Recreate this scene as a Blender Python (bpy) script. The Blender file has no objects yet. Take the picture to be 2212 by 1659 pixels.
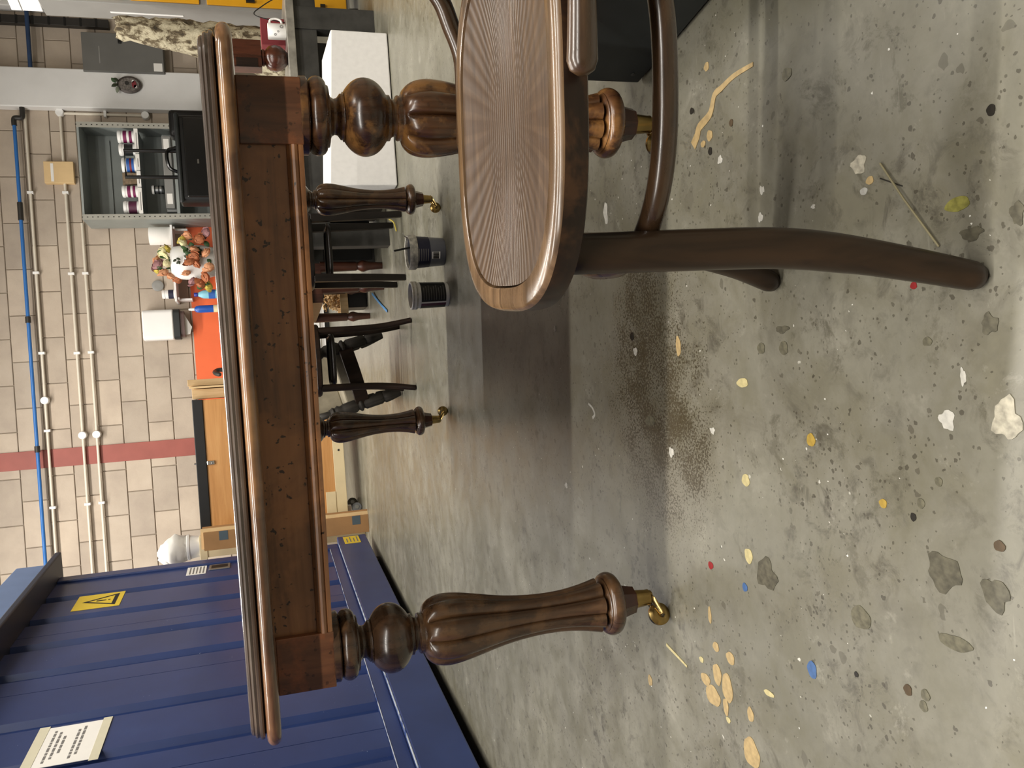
import bpy, bmesh, math, random
from mathutils import Vector, Matrix
random.seed(7)
S = bpy.context.scene
COL = S.collection
PI = math.pi

# ------------------------------------------------------------------ camera
# the phone was held sideways: the picture's right is the room's "down"
PITCH, ROLL, CAMH = 0.2922, 0.071, 0.697
cam_d = bpy.data.cameras.new('camera')
cam_d.sensor_fit = 'HORIZONTAL'; cam_d.sensor_width = 36.0
cam_d.lens = 36.0 * 1794.0 / 2212.0
cam_d.clip_start = 0.02; cam_d.clip_end = 60
cam = bpy.data.objects.new('camera', cam_d); COL.objects.link(cam)
_f = Vector((0, math.cos(PITCH), -math.sin(PITCH)))
_dn = Vector((0, -math.sin(PITCH), -math.cos(PITCH)))
_r = Vector((1, 0, 0))
_down = _dn * math.cos(ROLL) - _r * math.sin(ROLL)
_right = _r * math.cos(ROLL) + _dn * math.sin(ROLL)
cam.matrix_world = Matrix(((_down.x, _right.x, -_f.x, 0), (_down.y, _right.y, -_f.y, 0), (_down.z, _right.z, -_f.z, CAMH), (0, 0, 0, 1)))
S.camera = cam

# ------------------------------------------------------------------ world, exposure
W = bpy.data.worlds.new('world'); S.world = W; W.use_nodes = True
W.node_tree.nodes['Background'].inputs[0].default_value = (0.9, 0.95, 1.0, 1)
W.node_tree.nodes['Background'].inputs[1].default_value = 0.05
S.view_settings.view_transform = 'Standard'; S.view_settings.look = 'None'
S.view_settings.exposure = 0.25; S.view_settings.gamma = 1.0; S.view_settings.use_curve_mapping = False

# ------------------------------------------------------------------ ceiling lamps (rows of battens)
LAMP_Z = 4.0
LAMP_ROWS = [(-1.6, 1.05), (0.75, 1.0), (4.0, 1.0), (6.65, 1.25)]
LAMP_TURN = -0.14
LAMP_W = 62.0
def lamp_spots():
    for y0, k in LAMP_ROWS:
        for i in ((-2, -1, 0) if y0 > 6 else (-1, 0, 1)):
            dx = i * 1.95
            yield dx * math.cos(LAMP_TURN), y0 + dx * math.sin(LAMP_TURN), k, i

# ------------------------------------------------------------------ helpers
def lin(h):
    h = h.lstrip('#'); o = []
    for i in (0, 2, 4):
        v = int(h[i:i+2], 16) / 255.0
        o.append(v / 12.92 if v <= 0.04045 else ((v + 0.055) / 1.055) ** 2.4)
    return (o[0], o[1], o[2], 1.0)

class MB:
    def __init__(self): self.v = []; self.f = []
    def add(self, vs, fs, M=None):
        n = len(self.v)
        for p in vs:
            p = Vector(p)
            self.v.append(tuple(M @ p) if M is not None else tuple(p))
        for f in fs: self.f.append(tuple(i + n for i in f))
        return self
    def box(self, x0, x1, y0, y1, z0, z1, M=None):
        vs = [(x0,y0,z0),(x1,y0,z0),(x1,y1,z0),(x0,y1,z0),(x0,y0,z1),(x1,y0,z1),(x1,y1,z1),(x0,y1,z1)]
        return self.add(vs, [(0,3,2,1),(4,5,6,7),(0,1,5,4),(1,2,6,5),(2,3,7,6),(3,0,4,7)], M)
    def lathe(self, prof, n=24, M=None, lobe=None, cap=True):
        vs = []; fs = []
        for r, z in prof:
            for k in range(n):
                a = 2*PI*k/n; rr = r * (lobe(a, z) if lobe else 1.0)
                vs.append((rr*math.cos(a), rr*math.sin(a), z))
        m = len(prof)
        for i in range(m-1):
            for k in range(n):
                a = i*n+k; b = i*n+(k+1) % n
                fs.append((a, b, b+n, a+n))
        if cap:
            fs.append(tuple(reversed(range(n)))); fs.append(tuple(range((m-1)*n, m*n)))
        if prof[0][1] > prof[-1][1]: fs = [tuple(reversed(f)) for f in fs]
        return self.add(vs, fs, M)
    def tube(self, pts, r, n=12, closed=False, M=None, flat=1.0, round_end=True):
        P = [Vector(p) for p in pts]; m = len(P)
        R = list(r) if isinstance(r, (list, tuple)) else [r]*m
        if not closed and round_end:
            t0 = (P[0]-P[1]).normalized(); t1 = (P[-1]-P[-2]).normalized()
            P = [P[0]+t0*R[0]*0.9, P[0]+t0*R[0]*0.6] + P + [P[-1]+t1*R[-1]*0.6, P[-1]+t1*R[-1]*0.9]
            R = [R[0]*0.35, R[0]*0.8] + R + [R[-1]*0.8, R[-1]*0.35]; m = len(P)
        T = []
        for i in range(m):
            a = P[(i-1) % m] if (closed or i > 0) else P[0]
            b = P[(i+1) % m] if (closed or i < m-1) else P[-1]
            T.append((b-a).normalized())
        u = Vector((0,0,1)) if abs(T[0].z) < 0.9 else Vector((1,0,0))
        vs = []; fs = []
        for i in range(m):
            u = (u - T[i]*u.dot(T[i])).normalized(); w = T[i].cross(u)
            for k in range(n):
                a = 2*PI*k/n
                vs.append(tuple(P[i] + (u*math.cos(a)*flat + w*math.sin(a))*R[i]))
        q = m if closed else m-1
        for i in range(q):
            for k in range(n):
                a = i*n+k; b = i*n+(k+1) % n; j = ((i+1) % m)*n
                fs.append((a, b, j+(k+1) % n, j+k))
        if not closed:
            fs.append(tuple(reversed(range(n)))); fs.append(tuple(range((m-1)*n, m*n)))
        return self.add(vs, fs, M)
    def prism(self, poly, z0, z1, M=None):
        n = len(poly)
        vs = [(x, y, z0) for x, y in poly] + [(x, y, z1) for x, y in poly]
        fs = [tuple(reversed(range(n))), tuple(range(n, 2*n))]
        for k in range(n): fs.append((k, (k+1) % n, n+(k+1) % n, n+k))
        return self.add(vs, fs, M)
    def sheet(self, prof, a0, a1, axis='x', M=None):
        """closed profile (y,z) swept along x from a0 to a1"""
        n = len(prof)
        vs = [(a0, y, z) for y, z in prof] + [(a1, y, z) for y, z in prof]
        fs = [tuple(reversed(range(n))), tuple(range(n, 2*n))]
        for k in range(n): fs.append((k, (k+1) % n, n+(k+1) % n, n+k))
        return self.add(vs, fs, M)
    def rings(self, rings, closed=True, cap=True, M=None):
        n = len(rings[0]); vs = [p for r in rings for p in r]; fs = []
        for i in range(len(rings)-1):
            for k in range(n if closed else n-1):
                a = i*n+k; b = i*n+(k+1) % n
                fs.append((a, b, b+n, a+n))
        if cap:
            fs.append(tuple(reversed(range(n)))); fs.append(tuple(range((len(rings)-1)*n, len(rings)*n)))
        return self.add(vs, fs, M)
    def build(self, name, mat, parent=None, smooth=False, bevel=0, seg=2, angle=40):
        me = bpy.data.meshes.new(name); me.from_pydata(self.v, [], self.f); me.update()
        bm = bmesh.new(); bm.from_mesh(me); bmesh.ops.recalc_face_normals(bm, faces=bm.faces); bm.to_mesh(me); bm.free()
        me.materials.append(mat)
        o = bpy.data.objects.new(name, me); COL.objects.link(o)
        if parent is not None: o.parent = parent
        if bevel:
            b = o.modifiers.new('bevel', 'BEVEL'); b.width = bevel; b.segments = seg; b.limit_method = 'ANGLE'; b.angle_limit = math.radians(35)
        if smooth:
            for p in me.polygons: p.use_smooth = True
            try: me.set_sharp_from_angle(angle=math.radians(angle))
            except Exception: pass
        return o

def tag(o, label=None, cat=None, group=None, kind=None):
    if label: o['label'] = label
    if cat: o['category'] = cat
    if group: o['group'] = group
    if kind: o['kind'] = kind
    return o
def thing(name, label, cat, loc=(0,0,0), rz=0.0, group=None):
    o = bpy.data.objects.new(name, None); COL.objects.link(o); o.empty_display_size = 0.05
    o.location = loc; o.rotation_euler = (0, 0, rz)
    return tag(o, label, cat, group)
def struct(o): o['kind'] = 'structure'; return o
def place(o, loc, rz=0.0):
    o.location = loc; o.rotation_euler = (0, 0, rz); return o
def copy_tree(o, parent=None):
    c = o.copy(); COL.objects.link(c)
    if parent is not None: c.parent = parent
    for ch in list(o.children): copy_tree(ch, c)
    return c
def spl(pts, n=8):
    """Catmull-Rom through pts (any dimension)"""
    P = [pts[0]] + list(pts) + [pts[-1]]; out = []
    for i in range(1, len(P)-2):
        for k in range(n):
            t = k/n; a, b, c, d = P[i-1], P[i], P[i+1], P[i+2]
            out.append(tuple(0.5*((2*b[j]) + (-a[j]+c[j])*t + (2*a[j]-5*b[j]+4*c[j]-d[j])*t*t + (-a[j]+3*b[j]-3*c[j]+d[j])*t**3) for j in range(len(b))))
    out.append(tuple(pts[-1])); return out
def superell(a, b, n, k=64):
    o = []
    for i in range(k):
        t = 2*PI*i/k; c, s = math.cos(t), math.sin(t)
        o.append((a*math.copysign(abs(c)**(2/n), c), b*math.copysign(abs(s)**(2/n), s)))
    return o
def rrect(x0, x1, y0, y1, r, k=6):
    o = []
    for cx, cy, a0 in ((x1-r, y1-r, 0), (x0+r, y1-r, PI/2), (x0+r, y0+r, PI), (x1-r, y0+r, 1.5*PI)):
        for i in range(k+1):
            a = a0 + PI/2*i/k; o.append((cx+r*math.cos(a), cy+r*math.sin(a)))
    return o
RX = lambda a: Matrix.Rotation(a, 4, 'X')
RY = lambda a: Matrix.Rotation(a, 4, 'Y')
RZ = lambda a: Matrix.Rotation(a, 4, 'Z')
T = lambda x, y, z: Matrix.Translation((x, y, z))

# ------------------------------------------------------------------ materials
class NT:
    def __init__(self, name):
        self.m = bpy.data.materials.new(name); self.m.use_nodes = True
        self.t = self.m.node_tree; self.b = self.t.nodes['Principled BSDF']
    def n(self, typ, **kw):
        x = self.t.nodes.new(typ)
        for k, v in kw.items(): setattr(x, k, v)
        return x
    def l(self, a, b): self.t.links.new(a, b)
    def coord(self, scale=(1,1,1), out='Object', rot=(0,0,0), loc=(0,0,0)):
        tc = self.n('ShaderNodeTexCoord'); mp = self.n('ShaderNodeMapping')
        mp.inputs['Scale'].default_value = scale; mp.inputs['Rotation'].default_value = rot; mp.inputs['Location'].default_value = loc
        self.l(tc.outputs[out], mp.inputs['Vector']); return mp.outputs[0]
    def noise(self, vec, scale, detail=3, rough=0.55, dist=0.0):
        x = self.n('ShaderNodeTexNoise'); x.inputs['Scale'].default_value = scale; x.inputs['Detail'].default_value = detail
        x.inputs['Roughness'].default_value = rough; x.inputs['Distortion'].default_value = dist
        self.l(vec, x.inputs['Vector']); return x.outputs[0]
    def ramp(self, fac, stops, mode='LINEAR'):
        r = self.n('ShaderNodeValToRGB'); e = r.color_ramp.elements; r.color_ramp.interpolation = mode
        while len(e) < len(stops): e.new(0.5)
        for i, (p, c) in enumerate(stops):
            e[i].position = p; e[i].color = c if len(c) == 4 else (*c, 1)
        self.l(fac, r.inputs[0]); return r.outputs[0]
    def mix(self, fac, a, b, mode='MIX'):
        x = self.n('ShaderNodeMix', data_type='RGBA', blend_type=mode)
        for sock, v in ((x.inputs[0], fac), (x.inputs[6], a), (x.inputs[7], b)):
            if hasattr(v, 'links') or hasattr(v, 'is_linked'): self.l(v, sock)
            else: sock.default_value = v
        return x.outputs[2]
    def math(self, op, a, b=None, clamp=False):
        x = self.n('ShaderNodeMath', operation=op, use_clamp=clamp)
        for i, v in enumerate((a, b)):
            if v is None: continue
            if hasattr(v, 'is_linked'): self.l(v, x.inputs[i])
            else: x.inputs[i].default_value = v
        return x.outputs[0]
    def bump(self, h, strength=0.2, dist=0.002):
        x = self.n('ShaderNodeBump'); x.inputs['Strength'].default_value = strength; x.inputs['Distance'].default_value = dist
        self.l(h, x.inputs['Height']); self.l(x.outputs[0], self.b.inputs['Normal'])
    def set(self, col=None, rough=0.5, metal=0.0, coat=0.0, spec=0.5):
        if col is not None:
            if hasattr(col, 'is_linked'): self.l(col, self.b.inputs['Base Color'])
            else: self.b.inputs['Base Color'].default_value = col
        if hasattr(rough, 'is_linked'): self.l(rough, self.b.inputs['Roughness'])
        else: self.b.inputs['Roughness'].default_value = rough
        self.b.inputs['Metallic'].default_value = metal
        self.b.inputs['Coat Weight'].default_value = coat; self.b.inputs['Coat Roughness'].default_value = 0.18
        self.b.inputs['Specular IOR Level'].default_value = spec
        return self.m

def dull(m, v):
    m.node_tree.nodes['Principled BSDF'].inputs['Specular IOR Level'].default_value = v; return m
def plain(name, hexc, rough=0.5, metal=0.0, var=0.12, scale=8.0, bump=0.0, coat=0.0):
    k = NT(name); c = lin(hexc); v = k.coord()
    n = k.noise(v, scale, 4)
    d = tuple(x*(1-var*1.6) for x in c[:3]) + (1,); u = tuple(min(1, x*(1+var)) for x in c[:3]) + (1,)
    col = k.ramp(n, [(0.3, d), (0.55, c), (0.75, u)])
    if bump: k.bump(k.noise(v, scale*12, 4), bump, 0.002)
    return k.set(col, rough, metal, coat)

def wood(name, dark, mid, light, axis='x', rough=0.38, scale=1.0, blotch=0.5, coat=0.25, pits=0.0, patch=None, pamt=0.7, pscale=9.0):
    k = NT(name)
    sc = {'x': (1.2, 14, 14), 'y': (14, 1.2, 14), 'z': (14, 14, 1.2)}[axis]
    g = k.coord(tuple(s*scale for s in sc)); o = k.coord()
    gn = k.noise(g, 3.0, 6, 0.6, 0.6); bn = k.noise(o, 5.5*scale, 4, 0.6)
    c1 = k.ramp(gn, [(0.25, lin(dark)), (0.52, lin(mid)), (0.78, lin(light))])
    bl = k.ramp(bn, [(0.35, (0,0,0,1)), (0.62, (1,1,1,1))])
    bf = k.math('MULTIPLY', bl, blotch)
    col = k.mix(bf, c1, lin(dark))
    if patch:
        pn = k.noise(k.coord(loc=(3.3, 1.7, 5.1)), pscale, 5, 0.65, 0.3)
        col = k.mix(k.math('MULTIPLY', k.ramp(pn, [(0.50, (0,0,0,1)), (0.60, (1,1,1,1))]), pamt), col, lin(patch))
    if pits:
        vn = k.noise(o, 95, 2, 0.5); pm = k.ramp(vn, [(0.66, (0,0,0,1)), (0.70, (1,1,1,1))])
        col = k.mix(k.math('MULTIPLY', pm, pits), col, lin('#120a06'))
    rr = k.math('ADD', k.math('MULTIPLY', gn, 0.22), rough-0.1)
    k.bump(gn, 0.03, 0.002)
    return k.set(col, rr, 0, coat)

M = {}
M['top_wood'] = wood('table_edge_wood', '#33241a', '#8a6244', '#b08a66', 'x', 0.22, 1.0, 0.65, 0.7, 0, '#b08458', 0.5, 3.0)
M['top_upper'] = wood('table_top_wood', '#231b15', '#54453a', '#716254', 'x', 0.2, 1.0, 0.6, 0.8)
M['apron_wood'] = wood('apron_wood', '#4a3222', '#93643f', '#ae7c52', 'x', 0.34, 1.0, 0.5, 0.3, 0.9, '#ad774a', 0.5, 5.0)
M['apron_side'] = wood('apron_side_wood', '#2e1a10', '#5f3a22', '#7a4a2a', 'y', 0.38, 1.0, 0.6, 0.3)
M['block_wood'] = wood('block_wood', '#332015', '#6c442c', '#8c5c3a', 'z', 0.33, 1.0, 0.5, 0.35, 0.5, '#93552f', 0.55, 11.0)
M['leg_wood'] = wood('leg_wood', '#24170f', '#5c3b22', '#835a34', 'z', 0.28, 1.2, 0.6, 0.45, 0.3, '#a3743f', 0.5, 15.0)
M['leg_dark'] = wood('leg_dark_wood', '#20160e', '#4c3524', '#6a4c32', 'z', 0.28, 1.2, 0.5, 0.4, 0.2, '#6e5034', 0.5, 14.0)
M['foot_wood'] = wood('foot_wood', '#24120a', '#4a2415', '#5c3018', 'z', 0.28, 1.0, 0.4, 0.5)
M['brass'] = plain('brass', '#a58c58', 0.24, 1.0, 0.12, 30)
M['chair_ring'] = wood('chair_ring_wood', '#33261a', '#6b5238', '#8d7050', 'x', 0.26, 1.0, 0.5, 0.5)
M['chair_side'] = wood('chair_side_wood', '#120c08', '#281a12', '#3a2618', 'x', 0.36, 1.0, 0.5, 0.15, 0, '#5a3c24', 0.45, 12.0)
M['chair_leg'] = wood('chair_leg_wood', '#1b130c', '#332417', '#3e2c1c', 'z', 0.38, 1.0, 0.3, 0.25)
M['chair_hoop'] = wood('chair_hoop_wood', '#271b11', '#4a3522', '#604629', 'x', 0.28, 1.0, 0.4, 0.4)
M['dark_chair'] = wood('dark_chair_wood', '#120c08', '#22160e', '#2e1e12', 'z', 0.5, 1.0, 0.3, 0.0)
M['black_chair'] = wood('black_chair_wood', '#0a0806', '#150f0b', '#1e1610', 'z', 0.42, 1.0, 0.3, 0.1)
M['mahogany'] = wood('mahogany', '#20100a', '#4a2618', '#5c3220', 'z', 0.4, 1.0, 0.3, 0.2)
M['grey_wood'] = wood('weathered_wood', '#1f1d1a', '#38342f', '#46413a', 'z', 0.6, 1.0, 0.3, 0.0)
dull(M['dark_chair'], 0.2); dull(M['black_chair'], 0.25); dull(M['grey_wood'], 0.2)
dull(M['chair_leg'], 0.25); dull(M['chair_side'], 0.3); dull(M['foot_wood'], 0.35)
M['steel_dark'] = plain('dark_steel', '#4a4946', 0.5, 0.4, 0.2, 14)
M['steel_edge'] = plain('steel_edge', '#a39f95', 0.4, 0.5, 0.2, 20)
M['grey_paint'] = plain('grey_paint', '#8d8c88', 0.45, 0, 0.05, 6)
M['grey_mid'] = plain('grey_mid_paint', '#6e6d69', 0.5, 0, 0.06, 5)
M['shelf_grey'] = plain('shelf_grey_paint', '#979d9a', 0.45, 0.1, 0.06, 6)
M['shelf_frame'] = plain('shelf_frame_paint', '#a9a79d', 0.5, 0.1, 0.08, 6)
M['yellow_door'] = plain('yellow_paint', '#d69a10', 0.45, 0, 0.06, 5)
M['white_paint'] = plain('white_paint', '#efeeec', 0.45, 0, 0.03, 4)
M['white_plastic'] = plain('white_plastic', '#f2f1ee', 0.35, 0, 0.02, 5)
M['foam'] = plain('white_foam', '#f1efec', 0.85, 0, 0.03, 40, 0.1)
M['black'] = plain('black_plastic', '#101010', 0.42, 0, 0.2, 12)
M['black_gloss'] = plain('black_gloss', '#0c0c0c', 0.22, 0, 0.2, 12, 0, 0.5)
M['charcoal'] = plain('charcoal_metal', '#2a2d2d', 0.45, 0.2, 0.15, 9)
M['conduit'] = plain('cream_conduit', '#dcd3c2', 0.4, 0, 0.05, 7)
M['blue_pipe'] = plain('blue_pipe', '#2f6fb8', 0.4, 0, 0.06, 6)
M['dark_fit'] = plain('dark_fitting', '#2d2a27', 0.5, 0, 0.1, 12)
M['red_stripe'] = plain('red_paint', '#9a544a', 0.6, 0, 0.08, 5)
M['orange'] = plain('orange_panel', '#ea6a38', 0.5, 0, 0.04, 3)
M['beech'] = wood('beech_panel', '#b97f42', '#d39a5c', '#e0ac6e', 'x', 0.5, 0.5, 0.15, 0.0)
M['ply'] = wood('plywood', '#a98a5c', '#d0b184', '#e0c69c', 'z', 0.6, 0.6, 0.2, 0.0)
M['cream'] = plain('cream_paint', '#ead7ac', 0.5, 0, 0.05, 5)
M['card'] = plain('cardboard', '#a57c50', 0.8, 0, 0.08, 6)
M['card_light'] = plain('pale_card', '#e2c290', 0.7, 0, 0.06, 6)
M['tape_blue'] = plain('blue_tape', '#4c5a63', 0.5, 0, 0.05, 6)
M['chrome'] = plain('chrome', '#d8d8d6', 0.15, 1.0, 0.05, 6)
M['steel_bright'] = plain('bright_steel', '#b9bcbd', 0.3, 0.9, 0.08, 8)
M['red_card'] = plain('red_card', '#7e2a31', 0.6, 0, 0.08, 6)
M['rubber'] = plain('rubber_grey', '#6d6f70', 0.6, 0, 0.1, 8)
M['paper'] = plain('white_paper', '#f3f0ea', 0.8, 0, 0.02, 6)
M['tape_cream'] = plain('masking_tape', '#d9d3ba', 0.7, 0, 0.05, 8)
M['ink'] = plain('grey_ink', '#7a7775', 0.8, 0, 0.05, 8)
M['black_ink'] = plain('black_ink', '#1a1a18', 0.7, 0, 0.05, 8)
M['warn_yellow'] = plain('warning_yellow', '#e8c93a', 0.5, 0, 0.04, 6)
M['magenta'] = plain('magenta_label', '#7a1e52', 0.5, 0, 0.15, 20)
M['navy'] = plain('navy_label', '#23243c', 0.5, 0, 0.2, 20)
M['tub_grey'] = plain('grey_tub', '#72747c', 0.45, 0, 0.08, 12)
M['tub_black'] = plain('black_label', '#141516', 0.45, 0, 0.2, 25)
M['tub_plum'] = plain('plum_label', '#5c2a44', 0.5, 0, 0.15, 20)
M['blue_label'] = plain('blue_label', '#2f63b4', 0.45, 0, 0.1, 14)
M['aqua'] = plain('aqua_plastic', '#86c8de', 0.3, 0, 0.06, 10)
M['blue_bottle'] = plain('blue_bottle', '#2456b0', 0.3, 0, 0.06, 10)
M['deep_blue'] = plain('deep_blue_cap', '#1e2c8c', 0.4, 0, 0.06, 10)
M['green'] = plain('lime_green', '#8ec22e', 0.6, 0, 0.08, 10)
M['leaf'] = plain('leaf_green', '#3c5a34', 0.6, 0, 0.3, 30)
M['leaf_dark'] = plain('dark_leaf', '#38402c', 0.6, 0, 0.3, 30)
M['petal_cream'] = plain('cream_petal', '#eee6b4', 0.7, 0, 0.12, 60)
M['petal_peach'] = plain('peach_petal', '#d79a72', 0.7, 0, 0.2, 60)
M['petal_rust'] = plain('rust_petal', '#b06a44', 0.7, 0, 0.25, 60)
M['petal_mauve'] = plain('mauve_petal', '#a5787a', 0.7, 0, 0.2, 60)
M['petal_yellow'] = plain('yellow_petal', '#d8c45a', 0.7, 0, 0.2, 60)
M['brown_pack'] = plain('brown_packet', '#7c6a54', 0.6, 0, 0.3, 40)
M['blue_tie'] = plain('blue_strap', '#4a7fb0', 0.5, 0, 0.1, 20)
M['web_cream'] = plain('seat_webbing', '#8f8672', 0.85, 0, 0.1, 30, 0.1)
M['shavings'] = plain('wood_shavings', '#c9a878', 0.8, 0, 0.35, 60, 0.4)
M['ceiling'] = plain('ceiling_paint', '#c9c7c0', 0.8, 0, 0.04, 2)
M['side_wall'] = plain('side_wall_paint', '#a39a8c', 0.8, 0, 0.06, 2)

def emit(name, col, strength):
    k = NT(name); k.b.inputs['Base Color'].default_value = (1,1,1,1)
    k.b.inputs['Emission Color'].default_value = col; k.b.inputs['Emission Strength'].default_value = strength
    return k.m
M['tube'] = emit('fluorescent_tube', (1.0, 0.95, 0.86, 1), 6.0)

def mat_floor():
    k = NT('concrete_floor'); o = k.coord(out='Object')
    big = k.noise(o, 1.6, 5, 0.6, 0.3); mid = k.noise(o, 9.0, 6, 0.65, 0.4); fine = k.noise(o, 60, 4, 0.6)
    base = k.ramp(big, [(0.28, lin('#666456')), (0.5, lin('#7a776a')), (0.72, lin('#8a8778'))])
    base = k.mix(k.math('MULTIPLY', k.ramp(mid, [(0.38, (1,1,1,1)), (0.56, (0,0,0,1))]), 0.50), base, lin('#66624f'))
    base = k.mix(k.math('MULTIPLY', k.ramp(mid, [(0.60, (0,0,0,1)), (0.74, (1,1,1,1))]), 0.30), base, lin('#b0ac9e'))
    base = k.mix(k.math('MULTIPLY', k.ramp(fine, [(0.35, (1,1,1,1)), (0.55, (0,0,0,1))]), 0.16), base, lin('#5e5b50'))
    sm1 = k.noise(k.coord(loc=(7, 2, 0)), 26, 6, 0.7, 0.5); sm2 = k.noise(k.coord(loc=(1, 9, 0)), 3.2, 4, 0.6)
    sm = k.math('MULTIPLY', k.ramp(sm1, [(0.52, (0,0,0,1)), (0.66, (1,1,1,1))]), k.ramp(sm2, [(0.42, (0,0,0,1)), (0.62, (1,1,1,1))]))
    base = k.mix(k.math('MULTIPLY', sm, 0.75), base, lin('#47433a'))
    sm3 = k.noise(k.coord(loc=(4, 4, 0)), 5.5, 6, 0.72, 0.8)
    base = k.mix(k.math('MULTIPLY', k.ramp(sm3, [(0.55, (0,0,0,1)), (0.68, (1,1,1,1))]), 0.4), base, lin('#5d594e'))
    sm4 = k.noise(k.coord(loc=(2, 14, 0)), 13, 7, 0.74, 0.3); sm5 = k.noise(k.coord(loc=(8, 1, 0)), 2.4, 3, 0.6)
    base = k.mix(k.math('MULTIPLY', k.math('MULTIPLY', k.ramp(sm4, [(0.57, (0,0,0,1)), (0.64, (1,1,1,1))]), k.ramp(sm5, [(0.40, (0.2,0.2,0.2,1)), (0.6, (1,1,1,1))])), 0.6), base, lin('#4a4638'))
    base = k.mix(k.math('MULTIPLY', k.ramp(sm4, [(0.30, (1,1,1,1)), (0.38, (0,0,0,1))]), 0.4), base, lin('#a3a092'))
    dens = k.ramp(k.noise(k.coord(loc=(12, 3, 0)), 4.5, 4, 0.65), [(0.36, (0.08,0.08,0.08,1)), (0.64, (1,1,1,1))])
    # small drips: voronoi cells of random presence
    def dots(scale, rad, keep, colour, amount, seed, base):
        v = k.n('ShaderNodeTexVoronoi'); v.inputs['Scale'].default_value = scale; v.inputs['Randomness'].default_value = 1.0
        wv = k.n('ShaderNodeTexNoise'); wv.inputs['Scale'].default_value = scale*2.2
        mp = k.coord(loc=(seed, seed*0.7, 0)); k.l(mp, wv.inputs['Vector'])
        add = k.n('ShaderNodeVectorMath', operation='MULTIPLY_ADD'); k.l(wv.outputs[1], add.inputs[0])
        add.inputs[1].default_value = (0.5/scale, 0.5/scale, 0); k.l(mp, add.inputs[2]); k.l(add.outputs[0], v.inputs['Vector'])
        sep = k.n('ShaderNodeSeparateColor'); k.l(v.outputs['Color'], sep.inputs[0])
        size = k.math('MULTIPLY', sep.outputs[1], rad)
        inside = k.math('LESS_THAN', v.outputs['Distance'], size)
        present = k.math('LESS_THAN', sep.outputs[0], k.math('MULTIPLY', dens, keep*1.5))
        f = k.math('MULTIPLY', k.math('MULTIPLY', inside, present), amount)
        return k.mix(f, base, lin(colour))
    base = dots(9, 0.13, 0.45, '#565247', 0.5, 3.1, base)
    base = dots(17, 0.15, 0.4, '#4f4b3f', 0.55, 21.1, base)
    base = dots(26, 0.17, 0.45, '#4b463a', 0.55, 9.3, base)
    base = dots(7, 0.17, 0.4, '#5b574b', 0.45, 31.0, base)
    base = dots(42, 0.19, 0.26, '#4a453a', 0.6, 17.7, base)
    base = dots(75, 0.28, 0.34, '#3a352b', 0.65, 1.7, base)
    base = dots(36, 0.10, 0.15, '#c8c5b8', 0.6, 27.3, base)
    base = dots(47, 0.13, 0.06, '#dedbd0', 0.75, 5.9, base)
    base = dots(15, 0.05, 0.10, '#cfccc0', 0.7, 14.2, base)
    base = dots(150, 0.34, 0.5, '#3c372c', 0.6, 6.6, base)
    base = dots(130, 0.20, 0.035, '#e8e6de', 0.8, 8.6, base)
    # brown sawdust stain near the table's end
    sep = k.n('ShaderNodeSeparateXYZ'); k.l(o, sep.inputs[0])
    def blob(cx, cy, rx, ry):
        a = k.math('POWER', k.math('DIVIDE', k.math('SUBTRACT', sep.outputs[0], cx), rx), 2.0)
        b = k.math('POWER', k.math('DIVIDE', k.math('SUBTRACT', sep.outputs[1], cy), ry), 2.0)
        return k.math('SUBTRACT', 1.0, k.math('ADD', a, b), True)
    m1 = blob(-0.06, 1.40, 0.34, 0.26); m2 = blob(0.08, 1.45, 0.24, 0.16); m3 = blob(-0.12, 1.30, 0.2, 0.14)
    mm = k.math('MAXIMUM', k.math('MAXIMUM', m1, m2), m3)
    sp = k.noise(o, 210, 3, 0.75); pat = k.noise(o, 14, 4, 0.6)
    thr = k.math('ADD', k.math('MULTIPLY', mm, 0.24), k.math('MULTIPLY', pat, 0.42))
    sel = k.math('GREATER_THAN', k.math('ADD', thr, sp), 0.92)
    sel = k.math('MULTIPLY', sel, k.math('MULTIPLY', mm, 3.0, True), True)
    base = k.mix(k.math('MULTIPLY', sel, 0.85), base, lin('#2e2616'))
    base = k.mix(k.math('MULTIPLY', k.math('MULTIPLY', mm, pat), 0.5, True), base, lin('#584d36'))
    # long faint scratches
    sc = k.noise(k.coord((3, 60, 1), rot=(0, 0, 0.9)), 2.0, 3, 0.6, 0.2)
    base = k.mix(k.math('MULTIPLY', k.ramp(sc, [(0.70, (0,0,0,1)), (0.76, (1,1,1,1))]), 0.15), base, lin('#b8b5a8'))
    rough = k.math('ADD', k.math('MULTIPLY', mid, 0.35), 0.20)
    k.bump(k.noise(o, 40, 5, 0.6), 0.05, 0.003)
    return k.set(base, rough, 0, 0, 0.5)
M['floor'] = mat_floor()

def mat_block():
    k = NT('concrete_block'); o = k.coord(out='Object'); inf = k.n('ShaderNodeObjectInfo')
    tc = k.n('ShaderNodeTexCoord'); add = k.n('ShaderNodeVectorMath', operation='ADD')
    k.l(tc.outputs['Object'], add.inputs[0]); k.l(inf.outputs['Location'], add.inputs[1])
    n1 = k.noise(add.outputs[0], 3.0, 5, 0.6); n2 = k.noise(add.outputs[0], 60, 3, 0.6)
    c = k.ramp(n1, [(0.3, lin('#b0a294')), (0.55, lin('#beb0a0')), (0.75, lin('#c6b9a9'))])
    r = k.ramp(inf.outputs['Random'], [(0.0, (0.86,0.86,0.86,1)), (1.0, (1.06,1.05,1.03,1))])
    c = k.mix(1.0, c, r, 'MULTIPLY')
    k.bump(n2, 0.25, 0.004)
    return k.set(c, 0.9)
M['block'] = mat_block()
M['mortar'] = plain('mortar', '#9c9080', 0.95, 0, 0.1, 10)

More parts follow.
